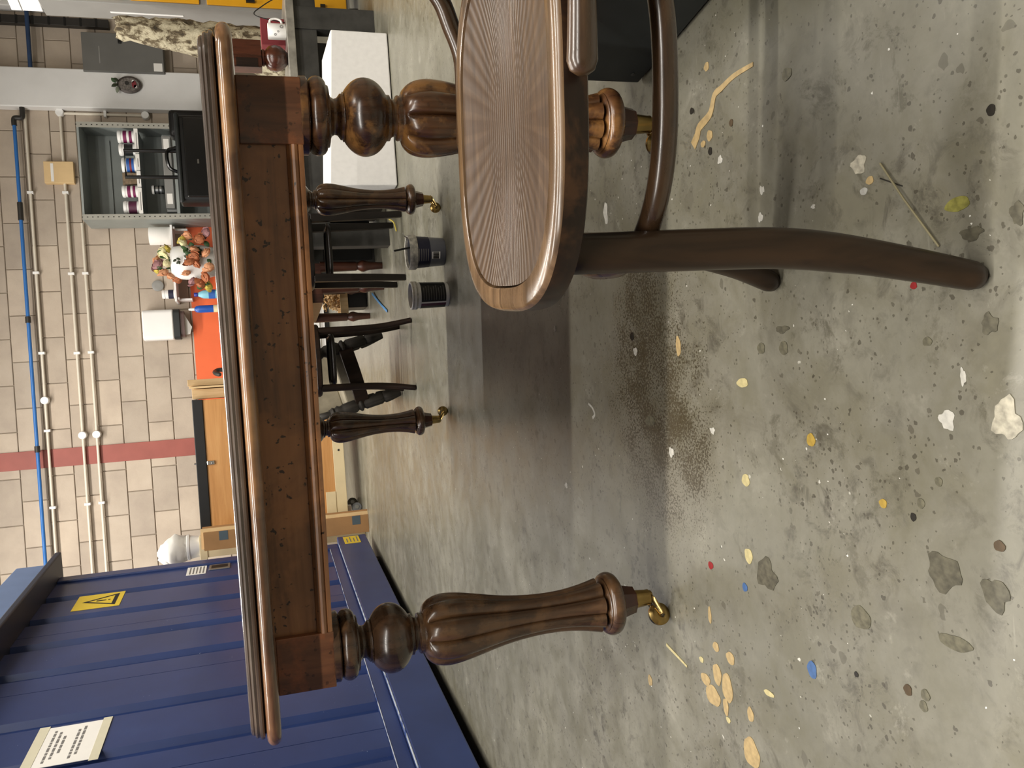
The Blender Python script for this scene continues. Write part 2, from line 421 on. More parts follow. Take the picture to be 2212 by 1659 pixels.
def mat_container():
    k = NT('container_blue'); o = k.coord()
    n1 = k.noise(o, 2.0, 4, 0.6); n2 = k.noise(o, 120, 2, 0.5); n3 = k.noise(o, 3.5, 4, 0.7)
    c = k.ramp(n1, [(0.3, lin('#1f3160')), (0.6, lin('#263a6e')), (0.8, lin('#2e4478'))])
    ch = k.math('MULTIPLY', k.ramp(n2, [(0.74, (0,0,0,1)), (0.76, (1,1,1,1))]), k.ramp(n3, [(0.55, (0,0,0,1)), (0.66, (1,1,1,1))]))
    c = k.mix(ch, c, lin('#c5cbd6'))
    k.bump(n1, 0.03, 0.01)
    return k.set(c, 0.42, 0, 0.15)
M['blue_steel'] = mat_container()
M['blue_light'] = plain('faded_blue_steel', '#5d7194', 0.5, 0, 0.08, 5)
M['blue_shadow'] = plain('shadow_blue_roof_edge', '#1c2233', 0.5, 0, 0.1, 5)  # blue darkened to stand for the shadow under the container's roof overhang

def mat_scrape():
    k = NT('scraped_edge'); o = k.coord((1, 1, 1))
    n = k.noise(o, 14, 5, 0.7); c = k.ramp(n, [(0.40, lin('#314a86')), (0.50, lin('#a9b0bb')), (0.7, lin('#c9ccd0'))])
    return k.set(c, 0.6)
M['scrape'] = mat_scrape()

def mat_bark():
    k = NT('birch_bark'); o = k.coord((8, 8, 5)); b = k.noise(o, 2.2, 5, 0.7, 0.4); f = k.noise(k.coord((30, 30, 8)), 2, 4, 0.7)
    c = k.ramp(b, [(0.36, lin('#241d15')), (0.45, lin('#5a4d38')), (0.52, lin('#b3aa90')), (0.8, lin('#c4bca4'))])
    c = k.mix(k.math('MULTIPLY', f, 0.35), c, lin('#6f6248'))
    k.bump(b, 0.7, 0.02); return k.set(c, 0.9)
M['bark'] = mat_bark()

def mat_seat():
    """embossed plywood seat: fans of ribs running out from the middle"""
    k = NT('embossed_seat'); o = k.coord(); sep = k.n('ShaderNodeSeparateXYZ'); k.l(o, sep.inputs[0])
    x, y = sep.outputs[0], sep.outputs[1]
    ang = k.math('ARCTAN2', k.math('MULTIPLY', y, 1.0), k.math('MULTIPLY', x, 0.42))
    rad = k.math('SQRT', k.math('ADD', k.math('POWER', k.math('MULTIPLY', x, 0.8), 2.0), k.math('POWER', y, 2.0)))
    w1 = k.math('SINE', k.math('MULTIPLY', ang, 74.0))
    fade = k.math('MULTIPLY', k.math('SUBTRACT', rad, 0.03), 14.0, True)
    w1 = k.math('MULTIPLY', w1, fade)
    w2 = k.math('SINE', k.math('MULTIPLY', y, 900.0))
    w2 = k.math('MULTIPLY', w2, k.math('SUBTRACT', 1.0, fade))
    h = k.math('ADD', k.math('MULTIPLY', w1, 0.8), k.math('MULTIPLY', w2, 0.4))
    gn = k.noise(k.coord((2, 30, 8)), 4, 5, 0.6, 0.4); bn = k.noise(o, 9, 4, 0.6)
    c = k.ramp(gn, [(0.3, lin('#3e3024')), (0.55, lin('#574433')), (0.8, lin('#6a5540'))])
    c = k.mix(k.math('MULTIPLY', k.ramp(bn, [(0.4, (0,0,0,1)), (0.65, (1,1,1,1))]), 0.35), c, lin('#40362d'))
    c = k.mix(k.ramp(h, [(0.25, (0.30,0.30,0.30,1)), (0.55, (0,0,0,1))]), c, lin('#33241a'))
    k.bump(h, 0.28, 0.002)
    return k.set(c, 0.36, 0, 0.25)
M['seat_panel'] = mat_seat()

SPOTC = {'yellow': '#a68a3c', 'cream': '#bdb080', 'blue': '#42618f', 'white': '#bebbb1', 'chalk': '#aaa492', 'stain': '#5a5647',
         'red': '#8c2020', 'tan': '#ad9568', 'brown': '#4c3c26', 'drab': '#666250', 'black': '#231f18', 'olive': '#84803f', 'grey': '#a5a39b'}
SPOTM = {}
for kx, hx in SPOTC.items(): SPOTM[kx] = plain('paint_' + kx, hx, 0.55, 0, 0.3 if kx in ('stain', 'chalk', 'drab', 'olive') else 0.15, 90)

# ------------------------------------------------------------------ room shell
floor = MB().box(-6, 6, -5, 9.4, -0.12, 0.0).build('floor', M['floor']); struct(floor)
struct(MB().box(-6, 6, -5, 9.4, 4.35, 4.5).build('ceiling', M['ceiling']))
struct(MB().box(-6.2, -6, -5, 9.4, 0, 4.35).build('wall_left', M['side_wall']))
struct(MB().box(6, 6.2, -5, 9.4, 0, 4.35).build('wall_right', M['side_wall']))
struct(MB().box(-6, 6, -5.2, -5, 0, 4.35).build('wall_front', M['side_wall']))
wall = MB().box(-6, 6, 9.012, 9.4, 0, 4.35).build('wall_back', M['mortar']); struct(wall)
BW, BH = 0.447, 0.2325
full = None
half = None
def block_mesh(w):
    b = MB(); e = 0.0035
    x0, x1, z0, z1 = -w/2+0.004, w/2-0.004, -BH/2+0.004, BH/2-0.004
    b.rings([[(x0, 9.03, z0), (x1, 9.03, z0), (x1, 9.03, z1), (x0, 9.03, z1)],
             [(x0, 9.0+e, z0), (x1, 9.0+e, z0), (x1, 9.0+e, z1), (x0, 9.0+e, z1)],
             [(x0+e, 9.0, z0+e), (x1-e, 9.0, z0+e), (x1-e, 9.0, z1-e), (x0+e, 9.0, z1-e)]], cap=True)
    return b
bproto = None
ROW0 = 2.036
for r in range(-5, 6):
    zc = ROW0 + BH*(r+0.5)
    for c in range(-9, 9):
        xc = 1.642 - 1.0*BW + BW*(c - 1) + (BW/2 if r % 2 else 0) + BW*0.5 + 0.02
        if bproto is None:
            bproto = block_mesh(BW).build('wall_block', M['block'], wall); o = bproto
        else:
            o = bproto.copy(); COL.objects.link(o)
        o.parent = wall; o.location = (xc, 0, zc)
MB().box(-0.49, -0.315, 8.990, 9.0, 0.3, 4.3).build('red_stripe', M['red_stripe'], wall, bevel=0.002)

# paint spots, drips and scraps lying in the floor's surface
SP = [(-0.103,0.95,0.0088,0.0089,'yellow'),(-0.173,0.822,0.0056,0.0063,'yellow'),(-0.172,1.115,0.0094,0.0104,'cream'),(-0.289,1.122,0.0117,0.0106,'cream'),(-0.341,1.139,0.0067,0.0068,'blue'),(-0.071,0.716,0.0109,0.0101,'white'),(-0.069,0.642,0.0206,0.0162,'chalk'),(-0.023,1.105,0.0071,0.0153,'cream'),(-0.026,0.691,0.0087,0.0036,'white'),(-0.238,0.736,0.0206,0.0232,'stain'),(-0.326,1.24,0.0064,0.0079,'red'),(-0.413,1.255,0.0147,0.0049,'tan'),(-0.463,1.242,0.0081,0.0097,'tan'),(-0.469,1.198,0.0103,0.0122,'tan'),(-0.531,1.285,0.0101,0.0156,'tan'),(-0.552,1.263,0.0167,0.0238,'tan'),(-0.523,1.214,0.0241,0.0158,'tan'),(-0.51,1.244,0.018,0.0131,'tan'),(-0.557,1.223,0.0146,0.008,'tan'),(-0.543,1.149,0.0115,0.0087,'tan'),(-0.605,1.154,0.0232,0.0224,'tan'),(-0.606,1.511,0.0108,0.0091,'tan'),(-0.5,1.295,0.0051,0.0069,'cream'),(-0.577,1.218,0.0049,0.0064,'cream'),(-0.421,0.983,0.012,0.0099,'blue'),(-0.389,0.803,0.0067,0.0064,'brown'),(-0.386,0.776,0.0066,0.0068,'drab'),(-0.4,0.78,0.0066,0.0061,'drab'),(-0.399,0.892,0.0037,0.0037,'black'),(-0.248,0.67,0.0163,0.0165,'stain'),(-0.309,1.077,0.0227,0.0252,'stain'),(-0.491,1.093,0.0044,0.0132,'cream'),(0.231,0.822,0.0108,0.0123,'chalk'),(0.233,0.635,0.0057,0.005,'black'),(0.366,1.148,0.0084,0.0085,'tan'),(0.359,1.169,0.005,0.0073,'tan'),(0.342,1.15,0.0064,0.0056,'black'),(0.077,0.75,0.0041,0.0048,'red'),(0.152,0.683,0.0075,0.0158,'olive'),(0.335,1.565,0.0222,0.0095,'white'),(0.321,1.123,0.0062,0.0068,'white'),(0.249,1.02,0.0058,0.0057,'white'),(0.212,1.028,0.0065,0.0058,'white'),(0.201,0.911,0.0029,0.0038,'white'),(0.119,0.668,0.0065,0.014,'stain'),(0.128,0.614,0.0113,0.0072,'stain'),(0.208,0.806,0.0048,0.0063,'tan'),(0.198,0.817,0.0043,0.0064,'grey'),(0.472,1.143,0.0069,0.0072,'tan'),(0.076,1.482,0.0081,0.0084,'black'),(0.046,1.472,0.0072,0.0083,'white'),(0.045,1.298,0.0177,0.0084,'tan'),(-0.088,1.429,0.0089,0.0199,'drab'),(0.128,1.918,0.0069,0.0067,'white'),(-0.257,1.915,0.0071,0.01,'white'),(-0.143,1.352,0.0085,0.009,'white'),(0.116,0.877,0.0052,0.0053,'brown'),(0.386,0.946,0.0083,0.0105,'drab'),(0.366,1.086,0.0054,0.0052,'brown'),(0.421,1.197,0.0051,0.0061,'black'),(0.026,1.05,0.0081,0.0094,'drab'),(0.023,0.996,0.0097,0.0097,'drab'),(0.014,0.736,0.005,0.0066,'drab'),(-0.099,1.203,0.0054,0.0073,'white'),(-0.158,0.938,0.0025,0.0019,'white'),(-0.139,0.734,0.0051,0.0053,'drab'),(-0.183,0.775,0.0048,0.0043,'black'),(-0.166,0.762,0.0058,0.0056,'drab'),(-0.323,0.876,0.0144,0.0181,'drab'),(-0.313,0.727,0.0082,0.0232,'drab'),(-0.197,0.661,0.0057,0.0068,'brown'),(0.026,0.654,0.0101,0.01,'stain'),(0.049,0.996,0.0051,0.0151,'stain')]
rs = random.Random(3)
for i, (x, y, rx, ry, c) in enumerate(SP):
    poly = []; n = 22; ph = rs.random()*6.28
    jag = 0.30 if c in ('stain', 'chalk', 'white') else 0.10
    for k in range(n):
        a = 2*PI*k/n
        w = 1 + jag*(0.5*math.sin(3*a+ph) + 0.4*math.sin(5*a+2*ph) + 0.5*(rs.random()-0.5))
        poly.append((rx*w*math.cos(a), ry*w*math.sin(a)))
    o = MB().prism(poly, 0.0002, 0.0008 + 0.00002*(i % 9)).build('paint_spot', SPOTM[c], floor); o.location = (x, y, 0)
def strip(pts, w, mat, name='paint_drip', h=0.0012):
    P = spl([(a, b) for a, b in pts], 5); L = []; R_ = []
    for i, p in enumerate(P):
        a = Vector(P[max(0, i-1)]); b = Vector(P[min(len(P)-1, i+1)]); t = (b-a).normalized()
        ww = w[0] + (w[1]-w[0])*i/(len(P)-1)
        L.append((p[0]-t.y*ww, p[1]+t.x*ww)); R_.append((p[0]+t.y*ww, p[1]-t.x*ww))
    return MB().prism(L + R_[::-1], 0.0002, h).build(name, mat, floor)
strip([(0.365,1.2),(0.377,1.185),(0.388,1.176),(0.398,1.142),(0.421,1.126),(0.425,1.104),(0.43,1.069),(0.428,1.02)], (0.009, 0.003), SPOTM['tan'])
strip([(-0.056,1.732),(-0.066,1.71),(-0.08,1.701),(-0.088,1.714)], (0.0025, 0.0035), SPOTM['white'])
strip([(-0.511,1.427),(-0.529,1.35)], (0.003, 0.002), SPOTM['cream'])
strip([(0.206,0.789),(0.189,0.756)], (0.0006, 0.0006), SPOTM['black'], 'scratch')
stw = MB().tube([(0.222,0.785,0.0025),(0.173,0.751,0.0045),(0.114,0.71,0.002)], 0.0013, 6).build('straw', plain('dry_straw', '#8a8264', 0.7), None, True)
tag(stw, 'thin dry straw lying on the concrete floor beside the near chair leg', 'straw')

# ------------------------------------------------------------------ ceiling lamps
for i, (lx, ly, kk, ii) in enumerate(lamp_spots()):
    t = thing('ceiling_light', 'white ceiling batten, ' + ('leftmost', 'middle', 'rightmost')[i % 3] + ' of the row ' + ('behind the camera', 'above the near table end', 'above the workbench', 'nearest the block wall')[i//3], 'light', (lx, ly, LAMP_Z), LAMP_TURN, 'fluorescent battens under the ceiling')
    MB().box(-0.9, 0.9, -0.06, 0.06, 0.05, 0.11).box(-0.92, -0.88, -0.04, 0.04, 0.0, 0.051).box(0.88, 0.92, -0.04, 0.04, 0.0, 0.051).build('batten', M['white_paint'], t, bevel=0.004)
    MB().tube([(-0.88, 0, 0.02), (0.88, 0, 0.02)], 0.014, 10).build('tube', M['tube'], t, True)
    for hx_ in (-0.7, 0.68): MB().box(hx_, hx_+0.02, -0.005, 0.005, 0.111, 0.349).build('hanger', M['steel_dark'], t)
    ld = bpy.data.lights.new('lamp_light', 'AREA'); ld.shape = 'RECTANGLE'; ld.size = 1.76; ld.size_y = 0.06
    ld.energy = LAMP_W * kk; ld.color = (1.0, 0.95, 0.875)
    lo = bpy.data.objects.new('lamp_light', ld); COL.objects.link(lo); lo.parent = t; lo.location = (0, 0, -0.002)

# ------------------------------------------------------------------ the dining table
TB = thing('dining_table', 'brown wooden dining table with bulbous reeded legs on brass castors', 'table', (0.0053, 1.352, 0), -0.162)
LX, LY = 0.426, 1.839
def moulded(prof, hw, y0, y1, rc, name, mat):
    """prof: list of (inset, z); outline is a rounded rectangle shrunk by inset"""
    rings = []
    for ins, z in prof:
        rings.append([(x, y, z) for x, y in rrect(-hw+ins, hw-ins, y0+ins, y1-ins, max(0.008, rc-ins), 7)])
    return MB().rings(rings).build(name, mat, TB, True, angle=28)
def bull(z0, z1, out, n=8, i0=0.0):
    o = []
    for i in range(n+1):
        a = -PI/2 + PI*i/n; o.append((i0 + out*(1-math.cos(a)), (z0+z1)/2 + (z1-z0)/2*math.sin(a)))
    return o
moulded([(0.03, 0.7035)] + bull(0.704, 0.7255, 0.012, 10) + [(0.02, 0.726)], 0.537, -0.112, LY+0.112, 0.045, 'lower_top_board', M['top_wood'])
moulded([(0.018, 0.7262), (0.0165, 0.7275), (0.011, 0.7285), (0.0095, 0.731), (0.010, 0.734), (0.0135, 0.7355), (0.0135, 0.737), (0.0125, 0.7395), (0.0140, 0.7420), (0.0175, 0.7430), (0.0172, 0.7445), (0.0190, 0.7475), (0.0230, 0.7490), (0.034, 0.7492)],
        0.537, -0.112, LY+0.112, 0.05, 'tabletop', M['top_upper'])
AZ0, AZ1 = 0.615, 0.7036
for yy, sg in ((0, -1), (LY, 1)):
    MB().box(-LX+0.047, LX-0.047, min(yy+sg*0.016, yy+sg*0.038), max(yy+sg*0.016, yy+sg*0.038), AZ0+0.001, AZ1).build('apron_rail', M['apron_wood'], TB)
    f = yy + sg*0.038
    pr = [(0, AZ0), (0.0075, AZ0), (0.0085, AZ0+0.003), (0.0085, AZ0+0.006), (0.0068, AZ0+0.0075), (0.0095, AZ0+0.0095), (0.0108, AZ0+0.013), (0.0095, AZ0+0.0165), (0.0062, AZ0+0.018), (0.0062, AZ0+0.0195), (0.0035, AZ0+0.0235), (0, AZ0+0.0245)]
    MB().sheet([(f + sg*a, z) for a, z in pr], -LX+0.047, LX-0.047).build('apron_moulding', M['apron_wood'], TB, True, angle=25)
for sx in (-1, 1):
    a, b = sorted((sx*(LX+0.016), sx*(LX+0.038)))
    MB().box(a, b, 0.047, LY-0.047, AZ0+0.001, AZ1).build('apron_rail', M['apron_side'], TB)
    a, b = sorted((sx*(LX+0.037), sx*(LX+0.047)))
    MB().box(a, b, 0.047, LY-0.047, AZ0, AZ0+0.022).build('apron_moulding', M['apron_side'], TB, bevel=0.003)
MB().box(-0.03, 0.03, 0.03, LY-0.03, 0.655, 0.7034).build('slide_rail', M['apron_side'], TB, bevel=0.002)

def ellipse_arc(cz, b, a, z0, z1, n=12):
    o = []
    for i in range(n+1):
        z = z0 + (z1-z0)*i/n; o.append((a*math.sqrt(max(0.0, 1-((z-cz)/b)**2)), z))
    return o
def torus(z0, z1, r, bulge, n=8):
    o = []
    for i in range(n+1):
        a = PI/2 - PI*i/n; o.append((r - bulge + bulge*math.cos(a), (z0+z1)/2 + (z0-z1)/2*math.sin(a)))
    return o
def leg_meshes():
    up = [(0.054, 0.6155), (0.0575, 0.6145), (0.0578, 0.605), (0.056, 0.6035), (0.0545, 0.6025)] + torus(0.602, 0.5755, 0.0585, 0.012) + \
         [(0.046, 0.5752), (0.0455, 0.5725), (0.036, 0.5715), (0.029, 0.5685), (0.0265, 0.564), (0.0275, 0.5595), (0.032, 0.556), (0.034, 0.5545), (0.034, 0.5515), (0.037, 0.5505)]
    up += ellipse_arc(0.5175, 0.0405, 0.0585, 0.5500, 0.4850, 16)
    up += [(0.0345, 0.4840), (0.0345, 0.4800), (0.030, 0.4780), (0.0275, 0.4740), (0.0285, 0.4705), (0.0335, 0.4690), (0.0345, 0.4665), (0.0335, 0.4640), (0.034, 0.462)]
    lob = spl([(0.034, 0.462), (0.0455, 0.457), (0.0545, 0.447), (0.0595, 0.432), (0.0605, 0.415), (0.0575, 0.39), (0.0515, 0.36), (0.0450, 0.33), (0.0400, 0.30), (0.0365, 0.265), (0.0355, 0.235), (0.0365, 0.205), (0.0395, 0.18), (0.0435, 0.158), (0.0475, 0.141), (0.0485, 0.137)], 3)
    def lobe(a, z):
        t = abs(math.cos(4*(a+PI/8)))
        k = min(1.0, max(0.0, (0.462-z)/0.012))
        return 1 - k*0.22*(1-t**0.55)
    bt = [(0.040, 0.1365), (0.036, 0.1355), (0.0355, 0.1325), (0.039, 0.1315), (0.047, 0.1300), (0.0495, 0.1280)] + torus(0.1275, 0.1000, 0.0570, 0.011) + [(0.043, 0.0985), (0.036, 0.0960), (0.032, 0.0945)]
    return up, lob, lobe, bt
up, lob, lobe, bt = leg_meshes()
def table_leg(x, y, castor_dir, mat):
    b = MB(); b.lathe(up, 40); b.lathe(lob, 128, lobe=lobe); b.lathe(bt, 40)
    lg = b.build('leg', mat, TB, True, angle=50); lg.location = (x, y, 0)
    MB().lathe([(0.0325, 0.0952), (0.031, 0.090), (0.026, 0.070), (0.0255, 0.0665)], 8).build('foot_block', M['foot_wood'], lg)
    MB().lathe([(0.0175, 0.0668), (0.0182, 0.0655), (0.0182, 0.063), (0.0168, 0.062), (0.0145, 0.038), (0.0150, 0.0365), (0.0150, 0.0345), (0.010, 0.033)], 24).build('ferrule', M['brass'], lg, True, angle=35)
    R_ = 0.0205; off = 0.033
    d = RZ(castor_dir)
    arm = MB()
    for s in (-1, 1):
        pts = spl([(0.0, s*0.004, 0.0345), (0.006, s*0.0095, 0.032), (0.014, s*0.0112, 0.0285), (off, s*0.0112, R_)], 4)
        arm.tube(pts, [0.008]*3 + [0.0095]*(len(pts)-6) + [0.009]*3, 8, M=d, flat=0.45)
    arm.lathe([(0.0125, 0.0345), (0.0125, 0.0295), (0.008, 0.0275)], 16, M=d)
    arm.tube([(off, -0.0135, R_), (off, 0.0135, R_)], 0.0042, 8, M=d)
    arm.build('castor_arm', M['brass'], lg, True, angle=50)
    MB().lathe([(0.004, -0.0078), (0.012, -0.0078), (0.0150, -0.0065), (R_, -0.003), (R_, 0.003), (0.0150, 0.0065), (0.012, 0.0078), (0.004, 0.0078)], 26, M=d @ T(off, 0, R_) @ RX(PI/2)).build('castor_wheel', M['brass'], lg, True, angle=45)
for x, y, cd, m in ((-LX, 0, PI+0.55, M['leg_dark']), (LX, 0, PI+0.1, M['leg_wood']), (-LX, LY, -0.2, M['leg_dark']), (LX, LY, PI+0.3, M['leg_dark'])):
    MB().box(-0.0475, 0.0475, -0.0475, 0.0475, AZ0-0.0015, AZ1, T(x, y, 0)).build('leg_block', M['block_wood'], TB, bevel=0.0015)
    table_leg(x, y, cd, m)

# ------------------------------------------------------------------ bentwood chairs
def bentwood(root, mats, panel_mat, seat_z=0.45, back=True):
    A, B, N = 0.192, 0.177, 3.0
    ring_m, side_m, leg_m, hoop_m = mats
    n = 96; out = superell(A, B, N, n); 
    def sc(k): return superell(A-k, B-k, N, n)
    z1 = seat_z; z0 = seat_z-0.0295
    # outer wall and rounded shoulder
    R_ = [[(x, y, z0) for x, y in sc(0.004)], [(x, y, z0+0.002) for x, y in sc(0.0008)], [(x, y, z0+0.014) for x, y in sc(-0.0005)], [(x, y, z1-0.0065) for x, y in sc(0.0)]]
    bodyr = R_ + [[(x, y, z0) for x, y in sc(0.031)]][:0]
    b = MB(); b.rings(R_, cap=False)
    b.rings([[(x, y, z0) for x, y in sc(0.031)], [(x, y, z0) for x, y in sc(0.004)]], cap=False)
    b.build('seat_rim_side', side_m, root, True)
    b = MB(); b.rings([[(x, y, z1-0.0065) for x, y in sc(0.0)], [(x, y, z1-0.003) for x, y in sc(0.0016)], [(x, y, z1-0.001) for x, y in sc(0.004)], [(x, y, z1) for x, y in sc(0.0085)], [(x, y, z1-0.0002) for x, y in sc(0.0215)], [(x, y, z1-0.0012) for x, y in sc(0.024)], [(x, y, z1-0.010) for x, y in sc(0.025)], [(x, y, z0) for x, y in sc(0.031)]], cap=False)
    rim = b.build('seat_rim', ring_m, root, True)
    dish = []
    for k in range(0, 9):
        t = k/8; ins = 0.0262 + t*(0.14); dz = 0.0085*(1-(1-t)**2.6)
        pts = [(x*(1-t*0.98)*(A-0.0262)/A, y*(1-t*0.98)*(B-0.0262)/B, z1-0.0035-dz) for x, y in superell(A, B, N, n)]
        dish.append(pts)
    low = [[(x, y, z0+0.006) for x, y in superell(A-0.0262, B-0.0262, N, n)]]
    b = MB(); b.rings(low + dish); b.build('seat_panel', panel_mat, root, True)
    for sy in (-1, 1):
        j = 0.014 if sy > 0 else 0.0
        P = [(-0.139+j, sy*0.108, z0-0.0005), (-0.138+j, sy*0.122, 0.30), (-0.139+j, sy*0.137, 0.21), (-0.147+j, sy*0.150, 0.14), (-0.160+j*0.7, sy*0.163, 0.07), (-0.172, sy*0.172, 0.012)]
        q = spl(P, 6); rr = [0.0188 + 0.0012*math.sin(PI*min(1, i/len(q)*1.6)) - 0.0042*max(0, (i/len(q)-0.55)/0.45) for i in range(len(q))]
        MB().tube(q, rr, 18).build('front_leg', leg_m, root, True)
        # back leg runs up into the back hoop
        P = [(0.232, sy*0.185, 0.012), (0.212, sy*0.172, 0.16), (0.202, sy*0.165, 0.32), (0.203, sy*0.165, 0.46), (0.222, sy*0.175, 0.62), (0.250, sy*0.168, 0.78)]
        q = spl(P, 6); MB().tube(q, [0.0135 + 0.0025*math.sin(PI*i/len(q)) for i in range(len(q))], 16).build('back_leg', leg_m, root, True)
        P = [(0.012, sy*0.1925, seat_z-0.0168), (0.07, sy*0.194, seat_z-0.0172), (0.115, sy*0.193, seat_z-0.0155), (0.150, sy*0.191, seat_z-0.003), (0.183, sy*0.188, seat_z+0.012), (0.212, sy*0.186, seat_z+0.045), (0.228, sy*0.186, seat_z+0.12), (0.236, sy*0.186, seat_z+0.17)]
        q = spl(P, 6); MB().tube(q, [0.0112 + 0.0016*max(0, 1-i/6) for i in range(len(q))], 14).build('hip_brace', hoop_m, root, True)
    arch = spl([(0.250, -0.168, 0.775), (0.262, -0.13, 0.86), (0.266, 0.0, 0.90), (0.262, 0.13, 0.86), (0.250, 0.168, 0.775)], 8)
    MB().tube(arch, 0.0145, 14).build('back_hoop', leg_m, root, True)
    inner = spl([(0.178, -0.09, seat_z+0.012), (0.215, -0.10, 0.60), (0.247, -0.075, 0.76), (0.252, 0, 0.80), (0.247, 0.075, 0.76), (0.215, 0.10, 0.60), (0.178, 0.09, seat_z+0.012)], 8)
    MB().tube(inner, 0.011, 12).build('inner_back_hoop', leg_m, root, True)
    hp = [(x+0.012, y, 0.335) for x, y in superell(0.163, 0.146, 2.5, 72)]
    MB().tube(hp, 0.0115, 14, closed=True).build('stretcher_hoop', hoop_m, root, True)
    return root
ch1 = thing('bentwood_chair', 'brown bentwood chair with embossed seat nearest the camera', 'chair', (0.267, 0.810, 0), -0.122)
bentwood(ch1, (M['chair_ring'], M['chair_side'], M['chair_leg'], M['chair_hoop']), M['seat_panel'])

# two small dark chairs standing behind the table
def small_chair(name, label, loc, rz, m, hw, hd, seat_z, square=False, splay=0.03, hoops=((0.375, 1.0), (0.345, 0.9))):
    t = thing(name, label, 'chair', loc, rz, None)
    out = superell(hd+0.035, hw+0.03, 3.2, 48)
    MB().rings([[(x*0.97, y*0.97, seat_z-0.028) for x, y in out], [(x, y, seat_z-0.022) for x, y in out], [(x, y, seat_z-0.005) for x, y in out], [(x*0.96, y*0.96, seat_z) for x, y in out]]).build('seat', m, t, True)
    for sx in (-1, 1):
        for sy in (-1, 1):
            top = (sx*(hd-0.01), sy*(hw-0.01), seat_z-0.024); mid = (sx*(hd-0.006), sy*(hw-0.004), 0.17); ft = (sx*(hd+splay), sy*(hw+splay*0.6), 0.002)
            q = spl([top, mid, ft], 6)
            if square:
                s0, s1 = 0.019, 0.014; rings = []
                for i, p in enumerate(q):
                    s = s0+(s1-s0)*i/(len(q)-1); rings.append([(p[0]-s, p[1]-s, p[2]), (p[0]+s, p[1]-s, p[2]), (p[0]+s, p[1]+s, p[2]), (p[0]-s, p[1]+s, p[2])])
                MB().rings(rings).build('leg', m, t, bevel=0.002)
            else:
                MB().tube(q, [0.0165 - 0.004*i/(len(q)-1) for i in range(len(q))], 12, round_end=False).build('leg', m, t, True)
    for z, k in hoops:
        pts = [(x, y, z) for x, y in superell((hd-0.026)*k, (hw-0.026)*k, 4.0, 48)]
        MB().tube(pts, 0.0105, 10, closed=True).build('stretcher', M['black_chair'], t, True)
    for sy in (-1, 1):
        MB().tube(spl([(hd-0.005, sy*(hw-0.01), seat_z-0.01), (hd+0.015, sy*(hw-0.005), 0.62), (hd+0.06, sy*(hw-0.02), 0.665)], 5), 0.013, 10).build('back_post', m, t, True)
    MB().tube([(hd+0.06, -hw+0.02, 0.665), (hd+0.075, 0, 0.675), (hd+0.06, hw-0.02, 0.665)], 0.014, 10).build('top_rail', m, t, True)
    return t
small_chair('dark_wooden_chair', 'dark wooden chair with straight legs and round stretchers behind the right far table leg', (0.70, 4.095, 0), PI/2, M['black_chair'], 0.150, 0.13, 0.452, True, 0.004, ((0.345, 1.0),))
small_chair('slim_bentwood_chair', 'slim dark bentwood chair with flared feet behind the table, left of the paint tubs', (0.175, 4.07, 0), PI/2, M['dark_chair'], 0.142, 0.155, 0.455, False, 0.03, ((0.368, 1.0),))

# mahogany stool with turned feet
st = thing('turned_leg_stool', 'reddish brown wooden stool with turned feet behind the dark chairs', 'stool', (0.66, 5.03, 0), 0.06)
MB().box(-0.19, 0.06, -0.38, 0.42, 0.40, 0.43).build('seat', M['mahogany'], st, bevel=0.006)
MB().box(-0.16, 0.06, -0.35, 0.39, 0.34, 0.40).build('apron', M['mahogany'], st, bevel=0.003)
for sx, sy in ((-0.08, -0.34), (-0.135, 0.36), (0.04, -0.34), (0.04, 0.36)):
    MB().lathe([(0.030, 0.345), (0.026, 0.15), (0.024, 0.145), (0.020, 0.14), (0.024, 0.132), (0.031, 0.118), (0.033, 0.105), (0.028, 0.09), (0.024, 0.075), (0.021, 0.03), (0.019, 0.001)], 16, T(sx, sy, 0)).build('leg', M['mahogany'], st, True)

# tilted armchair frame with reeded turned legs
tc = thing('tilted_chair_frame', 'weathered chair frame with turned reeded legs tipped onto its left feet', 'chair', (0.0, 4.31, 0.012), 0.0)
tc.rotation_euler = (0.0, -0.24, 0.0)
arc = [(0.31*i/24, -0.02 - 0.035*math.sin(PI*i/24)) for i in range(25)]
MB().prism(arc + [(x, y+0.03) for x, y in reversed(arc)], 0.165, 0.235).build('front_rail', M['dark_chair'], tc, bevel=0.003)
for x in (-0.012, 0.298): MB().box(x, x+0.024, 0.012, 0.27, 0.18, 0.235).build('side_rail', M['dark_chair'], tc, bevel=0.003)
MB().box(0.0, 0.31, 0.271, 0.295, 0.18, 0.235).build('back_rail', M['dark_chair'], tc, bevel=0.003)
MB().box(0.013, 0.297, 0.012, 0.27, 0.215, 0.275).build('seat_webbing', M['web_cream'], tc, bevel=0.008)
MB().box(0.0, 0.31, 0.255, 0.272, 0.276, 0.50).build('back_panel', M['web_cream'], tc, bevel=0.006)
reed = lambda a, z: 1 - 0.07*abs(math.sin(6*a))
for x, y in ((0.0, 0.0), (0.31, 0.0), (0.0, 0.28), (0.31, 0.28)):
    MB().lathe([(0.022, 0.37), (0.030, 0.355), (0.022, 0.345), (0.032, 0.33), (0.024, 0.315), (0.031, 0.30), (0.033, 0.24), (0.024, 0.225), (0.034, 0.215), (0.034, 0.205), (0.023, 0.198), (0.031, 0.185), (0.030, 0.10), (0.023, 0.09), (0.031, 0.082), (0.028, 0.05), (0.020, 0.004), (0.018, -0.002)], 24, T(x, y, 0), reed).build('turned_leg', M['grey_wood'], tc, True, angle=60)
for x in (0.0, 0.31): MB().tube(spl([(x, 0.0, 0.36), (x, 0.02, 0.42), (x, 0.26, 0.44)], 5), 0.018, 10).build('arm', M['grey_wood'], tc, True)

